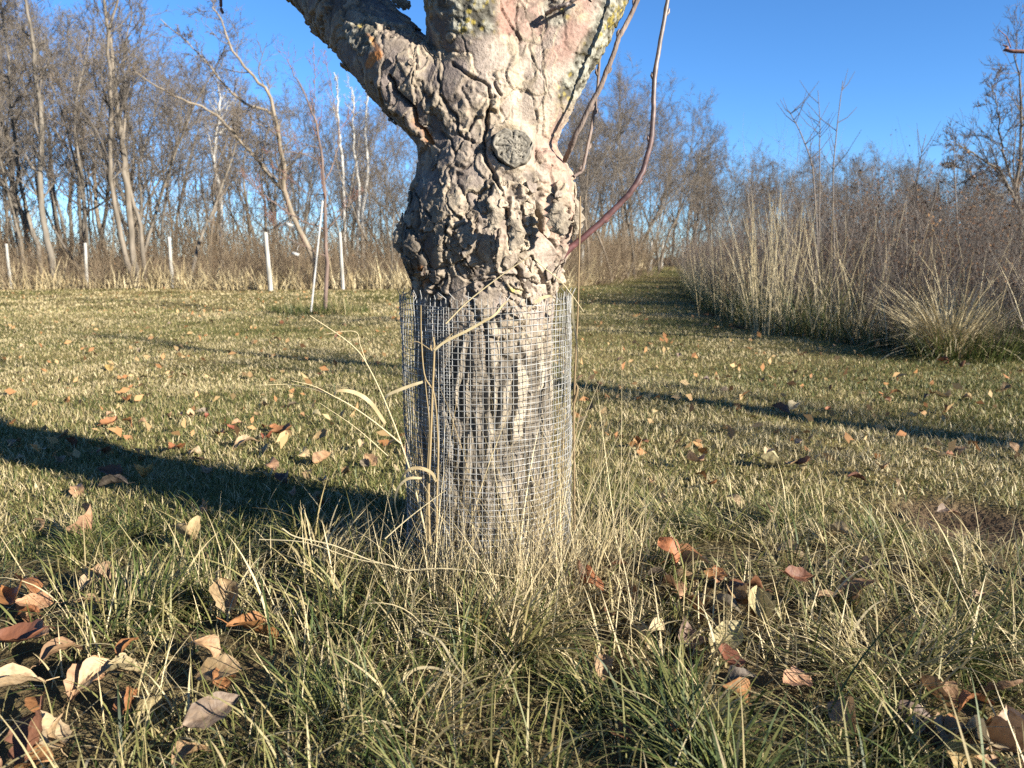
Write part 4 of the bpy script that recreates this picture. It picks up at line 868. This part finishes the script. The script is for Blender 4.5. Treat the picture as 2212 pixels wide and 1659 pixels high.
# verge of rough grass along the thicket and the foot of the woods
def verge(n, label, f, h, w, straw0, mat=None, lean=.4):
    x, y = f(n); n = len(x); a = Acc(); t = tuftiness(x, y, 2.5, 530)
    blade_mesh(a, np.stack([x, y, gh(x, y) - .01], -1), rng.gamma(4, .25, n).clip(.3, 2) * h * (1 + .5 * t), rng.uniform(*w, n), rng.uniform(0, 2 * PI, n), np.abs(rng.normal(size=n)) * lean, rng.uniform(.1, 1.1, n), np.clip(straw0 + .2 * t + .2 * rng.normal(size=n), 0, 1), 5)
    tag(a.build('rough_grass', mat or M_grass), label, 'grass', kind='stuff')
def v1(n):
    y = 3.8 + 14 * rng.random(n) ** 1.7; return np.interp(y, EDGE[:, 1], EDGE[:, 0]) + np.abs(rng.normal(size=n)) * .38 - .1, y
verge(9000, 'rough dark green and straw grass along the foot of the right thicket', v1, .26, (.004, .008), .32)
verge(2500, 'straw stalk grass mixed into the front of the right thicket', v1, .5, (.003, .006), .8, M_dry, .25)
def v2(n):
    x = rng.uniform(-17, 2.2, n); return x, np.interp(x, FOREST[:, 0], FOREST[:, 1]) + np.abs(rng.normal(size=n)) * .7 - .1
verge(7000, 'tan dry grass fringe between the left lawn and the woods', v2, .34, (.010, .022), .62, M_dry)
def v3(n):
    y = rng.uniform(18.5, 48, n); return np.interp(y, FOREST[4:, 1], FOREST[4:, 0]) - .1 + -np.abs(rng.normal(size=n)) * .8, y
verge(3500, 'tan dry grass fringe along the left of the mown path', v3, .38, (.014, .026), .75, M_dry)
sc = G(690, 690); 
def v4(n):
    an = rng.uniform(0, 2 * PI, n); r = .55 * np.sqrt(rng.random(n)); p = V(690, 672, SAPD); return p[0] + r * np.cos(an) * 1.15, SAPD + r * np.sin(an)
verge(2600, 'ring of longer grass round the foot of the young tree', v4, .12, (.005, .009), .46)

# ------------------------------------------------------------------ single dry stalks by the tree
def stalk(name, lab, lines, D, tint, cat='dry stalk', flat=0.):
    a = Acc(); p0 = None
    for pts, r0, r1 in lines:
        P = catmull(VP([q[:2] for q in pts], [(lambda d: d * KD if 1.5 < d < 2 else d)(q[2] if len(q) > 2 else D) for q in pts]), 26)
        if p0 is None: p0 = P[0].copy()
        R = np.linspace(r0, r1, 26)
        if flat:                                        # ribbon leaf
            T_ = np.gradient(P, axis=0); sd = np.cross(T_, [0, -1, .35]); sd /= np.linalg.norm(sd, axis=1, keepdims=True); w = (R * np.sin(np.linspace(.5, PI - .05, 26)) ** .6)[:, None]; tw = np.linspace(0, flat, 26)[:, None]; sd2 = sd * np.cos(tw) + np.array([0, 1, 0]) * np.sin(tw)
            q = np.stack([P - sd2 * w, P + sd2 * w + 0.0006], 1) - p0; k = np.arange(25) * 2; a.add(q, np.stack([k, k + 1, k + 3, k + 2], -1), tint + .1 * np.sin(np.repeat(np.arange(26), 2)))
        else: a.tubes([(P - p0, R)], 5, [tint])
    o = a.build(name, M_dry); o.location = tuple(p0); tag(o, lab, cat)
def c2(l): return [(777.6 + q[0] * .4166, 561.6 + q[1] * .4166) + tuple(q[2:]) for q in l]
stalk('dry_stalk', 'branched pale grass stalk with thin seed head, left of the wire mesh', [
    ([(925, 1180, 1.7), (905, 1090, 1.7), (880, 1000, 1.68), (845, 900, 1.66), (800, 800, 1.64), (760, 745, 1.62), (670, 682, 1.6)], .0022, .0007), ([(868, 960, 1.67), (800, 905, 1.65), (725, 858, 1.62), (640, 832, 1.6), (560, 832, 1.58)], .0016, .0005),
    ([(725, 858, 1.62), (680, 835, 1.6), (630, 822, 1.58)], .0009, .0004), ([(790, 780, 1.64), (778, 745, 1.63), (766, 716, 1.62), (700, 722, 1.6)], .0011, .0004), ([(838, 985, 1.66), (770, 925, 1.64), (690, 870, 1.62)], .0010, .0004)], 1.66, .85)
stalk('curled_leaf_blade', 'curled tan ribbon leaf arching off the branched pale stalk', [([(832, 915, 1.655), (800, 870, 1.64), (765, 848, 1.63), (728, 845, 1.62), (720, 862, 1.62)], .0035, .003)], 1.63, .45, 'dry blade', .9)
stalk('dry_stalk', 'bundle of brown upright weed stems at the left of the wire mesh', [(c2([(360, 1480), (355, 1200), (365, 950), (375, 700), (385, 470), (380, 400)]), .003, .0018), (c2([(395, 1480), (400, 1200), (405, 950), (385, 700), (335, 600), (318, 400), (316, 235)]), .0024, .001), (c2([(345, 1480), (350, 1100), (360, 870), (345, 700), (330, 560)]), .002, .0008),
    (c2([(378, 460), (430, 425), (480, 380)]), .0022, .001), (c2([(372, 470), (300, 425), (262, 432)]), .001, .0006), (c2([(372, 470), (366, 455), (368, 440)]), .002, .0012)], 1.668, .28)
stalk('curled_leaf_blade', 'long tan ribbon leaf draped diagonally across the top of the wire mesh', [(c2([(385, 470, 1.665), (440, 425, 1.662), (560, 365, 1.658), (640, 320, 1.655), (700, 285, 1.655), (745, 230, 1.66), (790, 208, 1.665), (850, 238, 1.665)]), 0.0032, .0026)], 1.66, .72, 'dry blade', 1.3)
stalk('curled_leaf_blade', 'short tan ribbon leaf arching over the mesh rim at the right', [(c2([(905, 225, 1.67), (940, 200, 1.67), (985, 188, 1.672), (1020, 210, 1.675)]), .004, .003)], 1.67, .8, 'dry blade', .6)
stalk('dry_stalk', 'straight pale straw crossing the bark above the mesh, rising to the right', [(c2([(445, 330), (545, 228), (640, 150), (740, 75), (835, 10), (880, -12)]), .0016, .0008)], 1.655, .8)
stalk('dry_stalk', 'pale straw falling to the right across the bark above the mesh', [(c2([(905, -5), (960, 45), (1040, 110), (1105, 190), (1160, 268)]), .0014, .0007)], 1.665, .85)
stalk('dry_stalk', 'thin upright brown stem right of the wire mesh', [(c2([(1112, 1400, 1.78), (1110, 1100, 1.78), (1108, 800, 1.78), (1118, 500, 1.78), (1130, 250, 1.78), (1134, 50, 1.78), (1140, -160, 1.79), (1142, -330, 1.8)]), .0026, .0016), (c2([(1108, 740, 1.775), (1124, 690, 1.77), (1128, 660, 1.77), (1118, 640, 1.77)]), .004, .0012)], 1.78, .12)
stalk('curled_leaf_blade', 'wavy pale strip hanging down the right edge of the mesh', [(c2([(1100, 190, 1.76), (1104, 300, 1.76), (1122, 420, 1.75), (1128, 540, 1.75), (1122, 610, 1.75)]), .003, .002)], 1.76, .85, 'dry blade', 1.2)
stalk('curled_leaf_blade', 'brown-grey blade arching to the left in front of the mesh, upper of two', [(c2([(395, 1150), (370, 1105), (310, 1080), (250, 1090), (212, 1140), (205, 1190)]), .003, .0022)], 1.655, .35, 'dry blade', .7)
stalk('curled_leaf_blade', 'pale blade arching to the left in front of the mesh, lower of two', [(c2([(320, 1132), (250, 1135), (200, 1180), (180, 1250), (195, 1330), (208, 1390)]), .0026, .002)], 1.65, .6, 'dry blade', .6)
stalk('curled_leaf_blade', 'tan curled blade beside the left edge of the mesh at mid height', [(c2([(325, 633), (270, 650), (190, 680), (140, 705), (125, 750), (128, 790)]), .0032, .0022)], 1.66, .7, 'dry blade', .8)
stalk('dry_stalk', 'pale straw leaning up to the right across the foot of the mesh', [(c2([(130, 1445, 1.6), (250, 1340, 1.61), (400, 1225, 1.62), (445, 1195, 1.62)]), .0014, .0008)], 1.6, .85)
stalk('dry_stalk', 'long flattened pale straw bundle lying across the grass left of the mesh', [([(610, 1142, 1.42), (640, 1160, 1.41), (720, 1178, 1.40), (800, 1210, 1.39), (880, 1232, 1.38)], .0015, .001), ([(560, 1165, 1.43), (660, 1172, 1.41), (760, 1205, 1.39), (850, 1222, 1.38)], .001, .0007), ([(880, 1232, 1.38), (960, 1228, 1.37), (1050, 1238, 1.36), (1120, 1250, 1.36)], .0013, .0008)], 1.4, .9)
stalk('curled_leaf_blade', 'broad pale blade curving down through the front grass below the mesh', [([(900, 1360, 1.17), (950, 1385, 1.15), (985, 1440, 1.13), (1040, 1500, 1.10), (1100, 1540, 1.07)], .0026, .002)], 1.1, .88, 'dry blade', .4)
stalk('curled_leaf_blade', 'broad pale blade bending right at the bottom of the picture', [([(780, 1560, 1.0), (830, 1560, 1.0), (900, 1590, .99), (960, 1640, .97)], .0022, .0018)], 1.0, .9, 'dry blade', .4)
stalk('curled_leaf_blade', 'arching straw blade in the grass above the bottom middle', [([(860, 1480, 1.1), (900, 1445, 1.1), (960, 1450, 1.09), (1020, 1500, 1.07), (1050, 1560, 1.05)], .003, .0022)], 1.1, .8, 'dry blade', .5)
stalk('dry_stalk', 'fallen grey twig on the lawn at the right', [([(2320 * .864, 1120 * .864, 2.6), (2360 * .864, 1135 * .864, 2.58), (2420 * .864, 1150 * .864, 2.55)], .003, .002)], 2.6, .3, 'twig')

# ------------------------------------------------------------------ neighbouring apple tree out of the frame (its shade crosses the lawn)
r_ = np.random.default_rng(41)
nx, ny = 8.2, -1.55
trunk_p = np.array([[0, 0, -.1], [.02, 0, .6], [0, .03, 1.3], [-.03, .03, 2.1], [-.02, 0, 2.9], [.05, .05, 3.9], [.1, .05, 5.0]]); TL, CL = grow(r_, 5., .12, (16, 8, 5), .3, .9, .16, path=catmull(trunk_p, 20), radii=np.linspace(.13, .035, 20), L1=.42, twig=.004)
nb_ = tree_obj('neighbouring_apple_tree', (nx, ny, 0), TL, CL, M_trunk_grey, M_red_twig, 'apple tree to the right of the wire-wrapped one, one twig reaching in', None, 'apple tree')
TL, CL = grow(r_, 4.2, .10, (13, 7, 5), .35, .85, .15, L1=.36, twig=.0035); tip = V(2165, 97, 4.7) - np.array([4.95, 4.2, 0]); mid_ = V(2212, 112, 4.65) - np.array([4.95, 4.2, 0])
CL.append((catmull(np.array([[0, 0, 1.6], mid_ * [.5, .6, 1] + [0, 0, -.05], mid_, mid_ * .3 + tip * .7, tip]), 14), np.linspace(.02, .0025, 14))); CL.append((np.array([mid_ * .4 + tip * .6, mid_ * .25 + tip * .75 + [0, .02, .06], tip + [-.02, .02, .09]]), np.array([.004, .003, .002])))
tree_obj('neighbouring_apple_tree', (4.95, 4.2, 0), TL, CL, M_trunk_grey, M_red_twig, 'small bare tree beyond the right edge, one thin twig reaching into the sky', None, 'apple tree')

# ------------------------------------------------------------------ fallen leaves
def leaf_mesh(i, r_):
    nu, nv = 13, 9; u = np.linspace(0, 1, nu)[:, None]; v = np.linspace(-1, 1, nv)[None, :]; wd = r_.uniform(.27, .36)
    prof = wd * np.sin(PI * np.clip(u, .0, 1) ** r_.uniform(.72, .95)) ** .75 * (1 - .15 * u) + .004
    edge = 1 + .07 * np.sin(u * 60) * (np.abs(v) > .9) + .06 * r_.normal(size=(nu, nv)) * (np.abs(v) > .9)
    x = u - .5 + 0 * v + .03 * v * v; y = prof * v * edge; fold = r_.uniform(.15, 1.1); arc = r_.uniform(-1.6, 1.9); tw = r_.normal() * .9
    z = fold * np.abs(y) ** 1.25 * 1.4 - arc * (u - .5) ** 2 * .55 + tw * y * (u - .5) + .02 * r_.normal() * np.sin(7 * u + 3 * v) + .018 * np.sin(11 * u * (1 + .3 * v) + i) + .3 * r_.uniform(0, 1) ** 2 * np.maximum(v * r_.choice([-1, 1]), 0) ** 2 * wd
    z = z + .012 * r_.normal(size=(nu, nv)); vein = np.abs(((u * 7 - np.abs(v) * 1.6) % 1) - .5) * 2
    t = .5 - .22 * np.exp(-(v / .10) ** 2) - .10 * np.exp(-((1 - vein) / .22) ** 2) + .05 * r_.normal(size=(nu, nv))
    a = Acc(); k = np.arange(nu - 1)[:, None] * nv + np.arange(nv - 1)[None, :]; a.add(np.stack([x, y + 0 * x, z], -1), np.stack([k, k + nv, k + nv + 1, k + 1], -1), t.ravel())
    st = np.array([[-.5, 0, z[0, nv // 2]], [-.6, .01, z[0, nv // 2] + .02], [-.72, .03 * r_.normal(), z[0, nv // 2] + .05 * r_.normal()]]); a.tubes([(st, np.array([.012, .009, .008]))], 4, [.2])
    return a.mesh('fallen_leaf', M_leaf)
M_leaf, nt, b = mat_new('fallen_leaf', .6, .3)
oi = nt.nodes.new('ShaderNodeObjectInfo'); at = nt.nodes.new('ShaderNodeAttribute'); at.attribute_name = 'tint'
n1 = noise_node(nt, 5.5, 5); r1 = ramp(nt, [(.32, (.42, .34, .30)), (.52, (1, 1, 1)), (.75, (1.15, 1.05, .9))]); nt.links.new(n1.outputs['Fac'], r1.inputs[0])
r2 = ramp(nt, [(.15, (1.3, 1.25, 1.15)), (.45, (1, 1, 1)), (.8, (.8, .76, .72))]); nt.links.new(at.outputs['Fac'], r2.inputs[0])
c = mixc(nt, mixc(nt, oi.outputs['Color'], r1.outputs[0], .85, 'MULTIPLY'), r2.outputs[0], 1., 'MULTIPLY'); nt.links.new(c, b.inputs['Base Color'])
tr = nt.nodes.new('ShaderNodeBsdfTranslucent'); nt.links.new(c, tr.inputs['Color']); mx = nt.nodes.new('ShaderNodeMixShader'); mx.inputs[0].default_value = .15
nt.links.new(b.outputs[0], mx.inputs[1]); nt.links.new(tr.outputs[0], mx.inputs[2]); nt.links.new(mx.outputs[0], nt.nodes['Material Output'].inputs['Surface']); bump(nt, b, n1.outputs['Fac'], .3, .01)
r_ = np.random.default_rng(77)
LM = [leaf_mesh(i, r_) for i in range(12)]
LC = {'tan': (.33, .21, .115), 'cream': (.42, .32, .185), 'orange': (.30, .135, .055), 'rust-brown': (.16, .072, .038), 'yellow': (.40, .28, .11), 'grey-brown': (.19, .145, .105), 'red': (.25, .075, .04)}
def leaf(x, y, z, size, colour, label, grp=None, tilt=.35, az=None, mesh=None):
    o = bpy.data.objects.new('fallen_leaf', LM[r_.integers(0, 12)] if mesh is None else LM[mesh]); COL.objects.link(o)
    f = r_.uniform(.85, 1.15); o.color = (*[min(1, q * f * g) for q, g in zip(LC[colour], r_.uniform(.93, 1.07, 3))], 1)
    o.location = (x, y, gz(x, y) + z); az = r_.uniform(0, 2 * PI) if az is None else az
    o.rotation_euler = (r_.normal() * tilt, r_.normal() * tilt, az); s_ = size * r_.uniform(.92, 1.08); o.scale = (s_, s_ * r_.uniform(.9, 1.1), s_); tag(o, label, 'leaf', grp); return o
HAND = [  # photo column, row, length in photo units, colour, lift, label
    (55, 1262, 95, 'orange', .06, 'orange-brown leaf standing at the top of the left edge heap'), (20, 1300, 85, 'orange', .05, 'orange leaf cut by the left picture edge, upper heap'), (75, 1305, 60, 'tan', .04, 'small tan leaf beside the orange one in the upper left heap'),
    (45, 1385, 125, 'rust-brown', .05, 'broad brown glossy leaf at the left edge'), (20, 1480, 120, 'cream', .05, 'big pale pointed leaf at the left edge, below the broad brown one'), (85, 1515, 70, 'orange', .035, 'small bright orange leaf right of the big pale pointed leaf'),
    (130, 1405, 80, 'tan', .035, 'tan leaf half hidden in grass right of the broad brown leaf'), (220, 1450, 95, 'cream', .045, 'cream leaf folded in two like open wings in the left front grass'), (262, 1440, 70, 'cream', .05, 'cream leaf leaning on the folded cream leaf'),
    (470, 1445, 105, 'tan', .045, 'long tan leaf with torn tip in the left front grass'), (325, 1530, 85, 'cream', .03, 'cream leaf lying flat low in the left front grass'), (455, 1535, 110, 'grey-brown', .06, 'narrow grey-brown leaf standing on end in the front grass'),
    (85, 1600, 110, 'rust-brown', .045, 'brown cupped leaf near the bottom left corner'), (120, 1580, 70, 'tan', .05, 'tan leaf leaning on the brown cupped leaf'), (75, 1650, 90, 'orange', .04, 'orange leaf at the bottom edge near the left corner'),
    (490, 1285, 85, 'tan', .05, 'pinkish tan leaf under grass blades left of the mesh'), (550, 1360, 110, 'orange', .02, 'ochre leaf lying deep in the grass below the mesh on the left'), (1020, 1325, 80, 'yellow', .04, 'ochre yellow leaf straight below the wire mesh'),
    (200, 1130, 90, 'tan', .06, 'tan leaf propped against the grass tuft at the end of the trunk shadow'), (415, 1160, 80, 'cream', .05, 'pale leaf in the tall grass beside the trunk shadow'),
    (245, 1045, 85, 'grey-brown', .03, 'grey leaf inside the trunk shadow, nearest the camera'), (310, 1030, 80, 'yellow', .025, 'ochre leaf inside the trunk shadow, right of the grey leaf'), (240, 1020, 60, 'rust-brown', .025, 'dark brown leaf inside the trunk shadow behind the grey leaf'),
    (380, 965, 65, 'orange', .02, 'long orange leaf on the lawn just above the trunk shadow'), (527, 955, 60, 'cream', .025, 'pale rounded leaf on the lawn between red leaves left of the mesh'), (575, 945, 45, 'red', .02, 'small red leaf right of the pale rounded leaf'), (610, 935, 50, 'orange', .025, 'orange leaf at the right end of the red leaf group'),
    (505, 928, 36, 'red', .02, 'tiny bright red leaf above the pale rounded leaf'), (700, 995, 50, 'tan', .02, 'tan curled leaf on the lawn, left of the wire mesh'), (615, 1030, 55, 'rust-brown', .02, 'dark rust leaf with ribs showing, left of the mesh'), (750, 1018, 30, 'tan', .02, 'small tan leaf nearest the left side of the mesh'),
    (272, 860, 40, 'orange', .03, 'round orange-tan leaf standing upright on the left lawn'), (236, 793, 32, 'yellow', .02, 'pale yellow leaf far out on the left lawn'), (236, 915, 40, 'orange', .02, 'orange leaf above the trunk shadow at far left'),
    (1450, 1185, 75, 'orange', .07, 'orange-tan leaf standing in grass right of the mesh'), (1500, 1205, 70, 'tan', .06, 'notched tan leaf right of the standing orange-tan leaf'), (1455, 1255, 85, 'tan', .04, 'tan leaf below the two standing leaves right of the mesh'), (1425, 1350, 70, 'cream', .05, 'small cream saw-edged leaf facing the camera right of centre'),
    (1270, 1245, 85, 'orange', .05, 'orange-red curled leaf at the right foot of the wire mesh'), (1250, 1225, 55, 'rust-brown', .06, 'red-brown leaf leaning behind the orange-red curled leaf'), (1320, 1320, 55, 'rust-brown', .03, 'rust curled leaf in the grass below the right side of the mesh'),
    (1610, 1255, 75, 'rust-brown', .05, 'very dark red-brown leaf in the right front grass'), (1500, 1300, 70, 'orange', .05, 'orange leaf standing on edge in the right front leaf nest'), (1560, 1295, 80, 'grey-brown', .04, 'brown crumpled leaf in the right front leaf nest'), (1640, 1305, 90, 'cream', .03, 'long cream leaf lying flat in the right front grass'), (1550, 1350, 90, 'grey-brown', .025, 'dark grey-brown leaf in the hollow of the right leaf nest'),
    (1590, 1490, 95, 'orange', .04, 'orange-brown leaf under arching blades, right of bottom centre'), (1570, 1420, 80, 'rust-brown', .03, 'red-brown leaf above the one under the arching blades'), (1350, 1580, 55, 'rust-brown', .035, 'rust curled leaf near the bottom, right of centre'), (1460, 1575, 60, 'orange', .03, 'orange-brown leaf near the bottom edge between two grass fans'),
    (2050, 1570, 85, 'tan', .05, 'tan leaf at the top of the bottom right heap'), (2120, 1590, 120, 'cream', .06, 'large pale saw-edged leaf in the bottom right heap'), (2180, 1610, 120, 'tan', .05, 'large tan leaf at the right side of the bottom right heap'), (2090, 1640, 110, 'yellow', .04, 'yellow-tan leaf at the bottom of the corner heap'), (2190, 1570, 70, 'cream', .05, 'cream leaf cut by the right edge in the corner heap'),
    (2100, 1505, 65, 'orange', .05, 'orange leaf standing above the bottom right heap'), (2170, 1480, 70, 'tan', .05, 'tan curled leaf above the bottom right heap at the right'), (1690, 882, 52, 'rust-brown', .03, 'dark brown curled leaf at the centre of the right lawn cluster'), (1715, 872, 36, 'cream', .03, 'cream leaf standing right of the dark curled leaf on the right lawn'),
    (1660, 975, 36, 'cream', .03, 'bright cream leaf in the shadow streak on the right lawn'), (1725, 955, 34, 'cream', .03, 'pale leaf standing up behind the bright cream one in the shadow streak'), (1500, 997, 48, 'tan', .03, 'rounded tan leaf humped on the lawn right of the mesh'), (1662, 1003, 56, 'cream', .015, 'long flat cream leaf on the right lawn'), (1385, 952, 42, 'orange', .025, 'orange-pink leaf nearest the right side of the mesh on the lawn'),
    (2065, 1128, 32, 'cream', .03, 'small white-lit leaf beside the bare scratched spot')]
for vx, vy, ln, colr, lift, lab in HAND:
    g = G(vx, vy); D = math.hypot(g[1], CAM_H) ; D = math.sqrt(g[0] ** 2 + g[1] ** 2 + CAM_H ** 2); k = (CAM_H - lift - gz(g[0], g[1])) / CAM_H
    sz = ln * .463 / F_PX * D * k * 1.0; leaf(g[0] * k, g[1] * k, lift * 1.0, min(sz * .95, .092), colr, lab, None, .5 if lift > .03 else .32)
cols = list(LC); wts = np.array([.34, .18, .18, .12, .05, .11, .02]); wts /= wts.sum()
ZL = {'front': ('%s fallen leaf sunk in the uncut grass before the tree', 'fallen leaves in the front grass'), 'left': ('%s fallen leaf scattered on the mown lawn left of the mesh', 'fallen leaves on the left lawn'),
      'right': ('%s fallen leaf scattered on the mown lawn right of the mesh', 'fallen leaves on the right lawn'), 'hedge': ('%s fallen leaf lying along the foot of the right thicket', 'fallen leaves along the thicket')}
cl_c = [(-.95, 2.3), (-.6, 2.6), (1.45, 2.75), (1.15, 2.4), (-1.5, 3.2), (1.9, 3.6), (.75, 1.25), (-1.0, 1.2), (.95, 1.5)]
fr_c = [tuple(G(vx, vy)[:2] * .95) for vx, vy in ((40, 1300), (40, 1420), (100, 1560), (60, 1620), (1480, 1240), (1560, 1310), (1620, 1330), (1500, 1330), (2120, 1600), (2150, 1560), (2060, 1620), (1580, 1480), (230, 1460), (1280, 1240), (2000, 1240), (1750, 1300), (470, 1440))]
m = 0; far_pts = []
while m < 232:
    z = r_.random()
    if z < .24: q = fr_c[r_.integers(0, len(fr_c))]; x, y = q[0] + r_.normal() * .09, q[1] + r_.normal() * .07; zn = 'front'
    elif z < .36: y = 3.9 + 6 * r_.random() ** 1.6; x = float(np.interp(y, EDGE[:, 1], EDGE[:, 0])) - abs(r_.normal()) * .22 - .02; zn = 'hedge'
    elif z < .62: q = cl_c[r_.integers(0, len(cl_c))]; x, y = q[0] + r_.normal() * .3, q[1] + r_.normal() * .25; zn = None
    else: y = 1.9 + 6.5 * r_.random() ** 1.5; x = r_.uniform(-1, 1) * .68 * y; zn = None
    if math.hypot(x + .06, y - TD) < .3 or (zn != 'hedge' and bool(in_shrubs(np.array([x + .05]), np.array([y]))[0])): continue
    if zn is None: zn = 'front' if y < 1.75 else ('left' if x < -.06 else 'right')
    colr = cols[r_.choice(len(cols), p=wts)]; leaf(x, y, r_.uniform(.02, .055) if zn == 'front' else r_.uniform(.014, .034), r_.uniform(.04, .075) if zn == 'front' else r_.uniform(.03, .07), colr, ZL[zn][0] % colr, '%s %s' % (colr, ZL[zn][1]), .4); m += 1
a = Acc(); n = 1300; y = 2.6 + 14 * r_.random(n) ** 1.3; x = (r_.random(n) * 2 - 1) * .68 * y; k = ~in_shrubs(x, y) & ~in_forest(x, y); x, y = x[k], y[k]; n = len(x)
flecks(a, np.stack([x, y, gh(x, y) + .024], -1), r_, .026, r_.uniform(.2, 1, n)); 
M_ll = tint_mat('scattered_far_leaves', [(0, (.2, .08, .035)), (.5, (.40, .2, .08)), (1, (.5, .36, .18))], .7, .2, .15)
tag(a.build('scattered_leaves', M_ll, None, False), 'far fallen leaves strewn over the lawn', 'leaves', kind='stuff')

# ------------------------------------------------------------------ overall reflectance trim (every surface alike)
for m in bpy.data.materials:
    nt = m.node_tree
    for nd in list(nt.nodes):
        sock = nd.inputs.get('Base Color') if nd.bl_idname == 'ShaderNodeBsdfPrincipled' else nd.inputs.get('Color') if nd.bl_idname == 'ShaderNodeBsdfTranslucent' else None
        if sock is not None and sock.is_linked:
            src = sock.links[0].from_socket; nt.links.new(mixc(nt, src, (ALBEDO, ALBEDO, ALBEDO), 1.0, 'MULTIPLY'), sock)
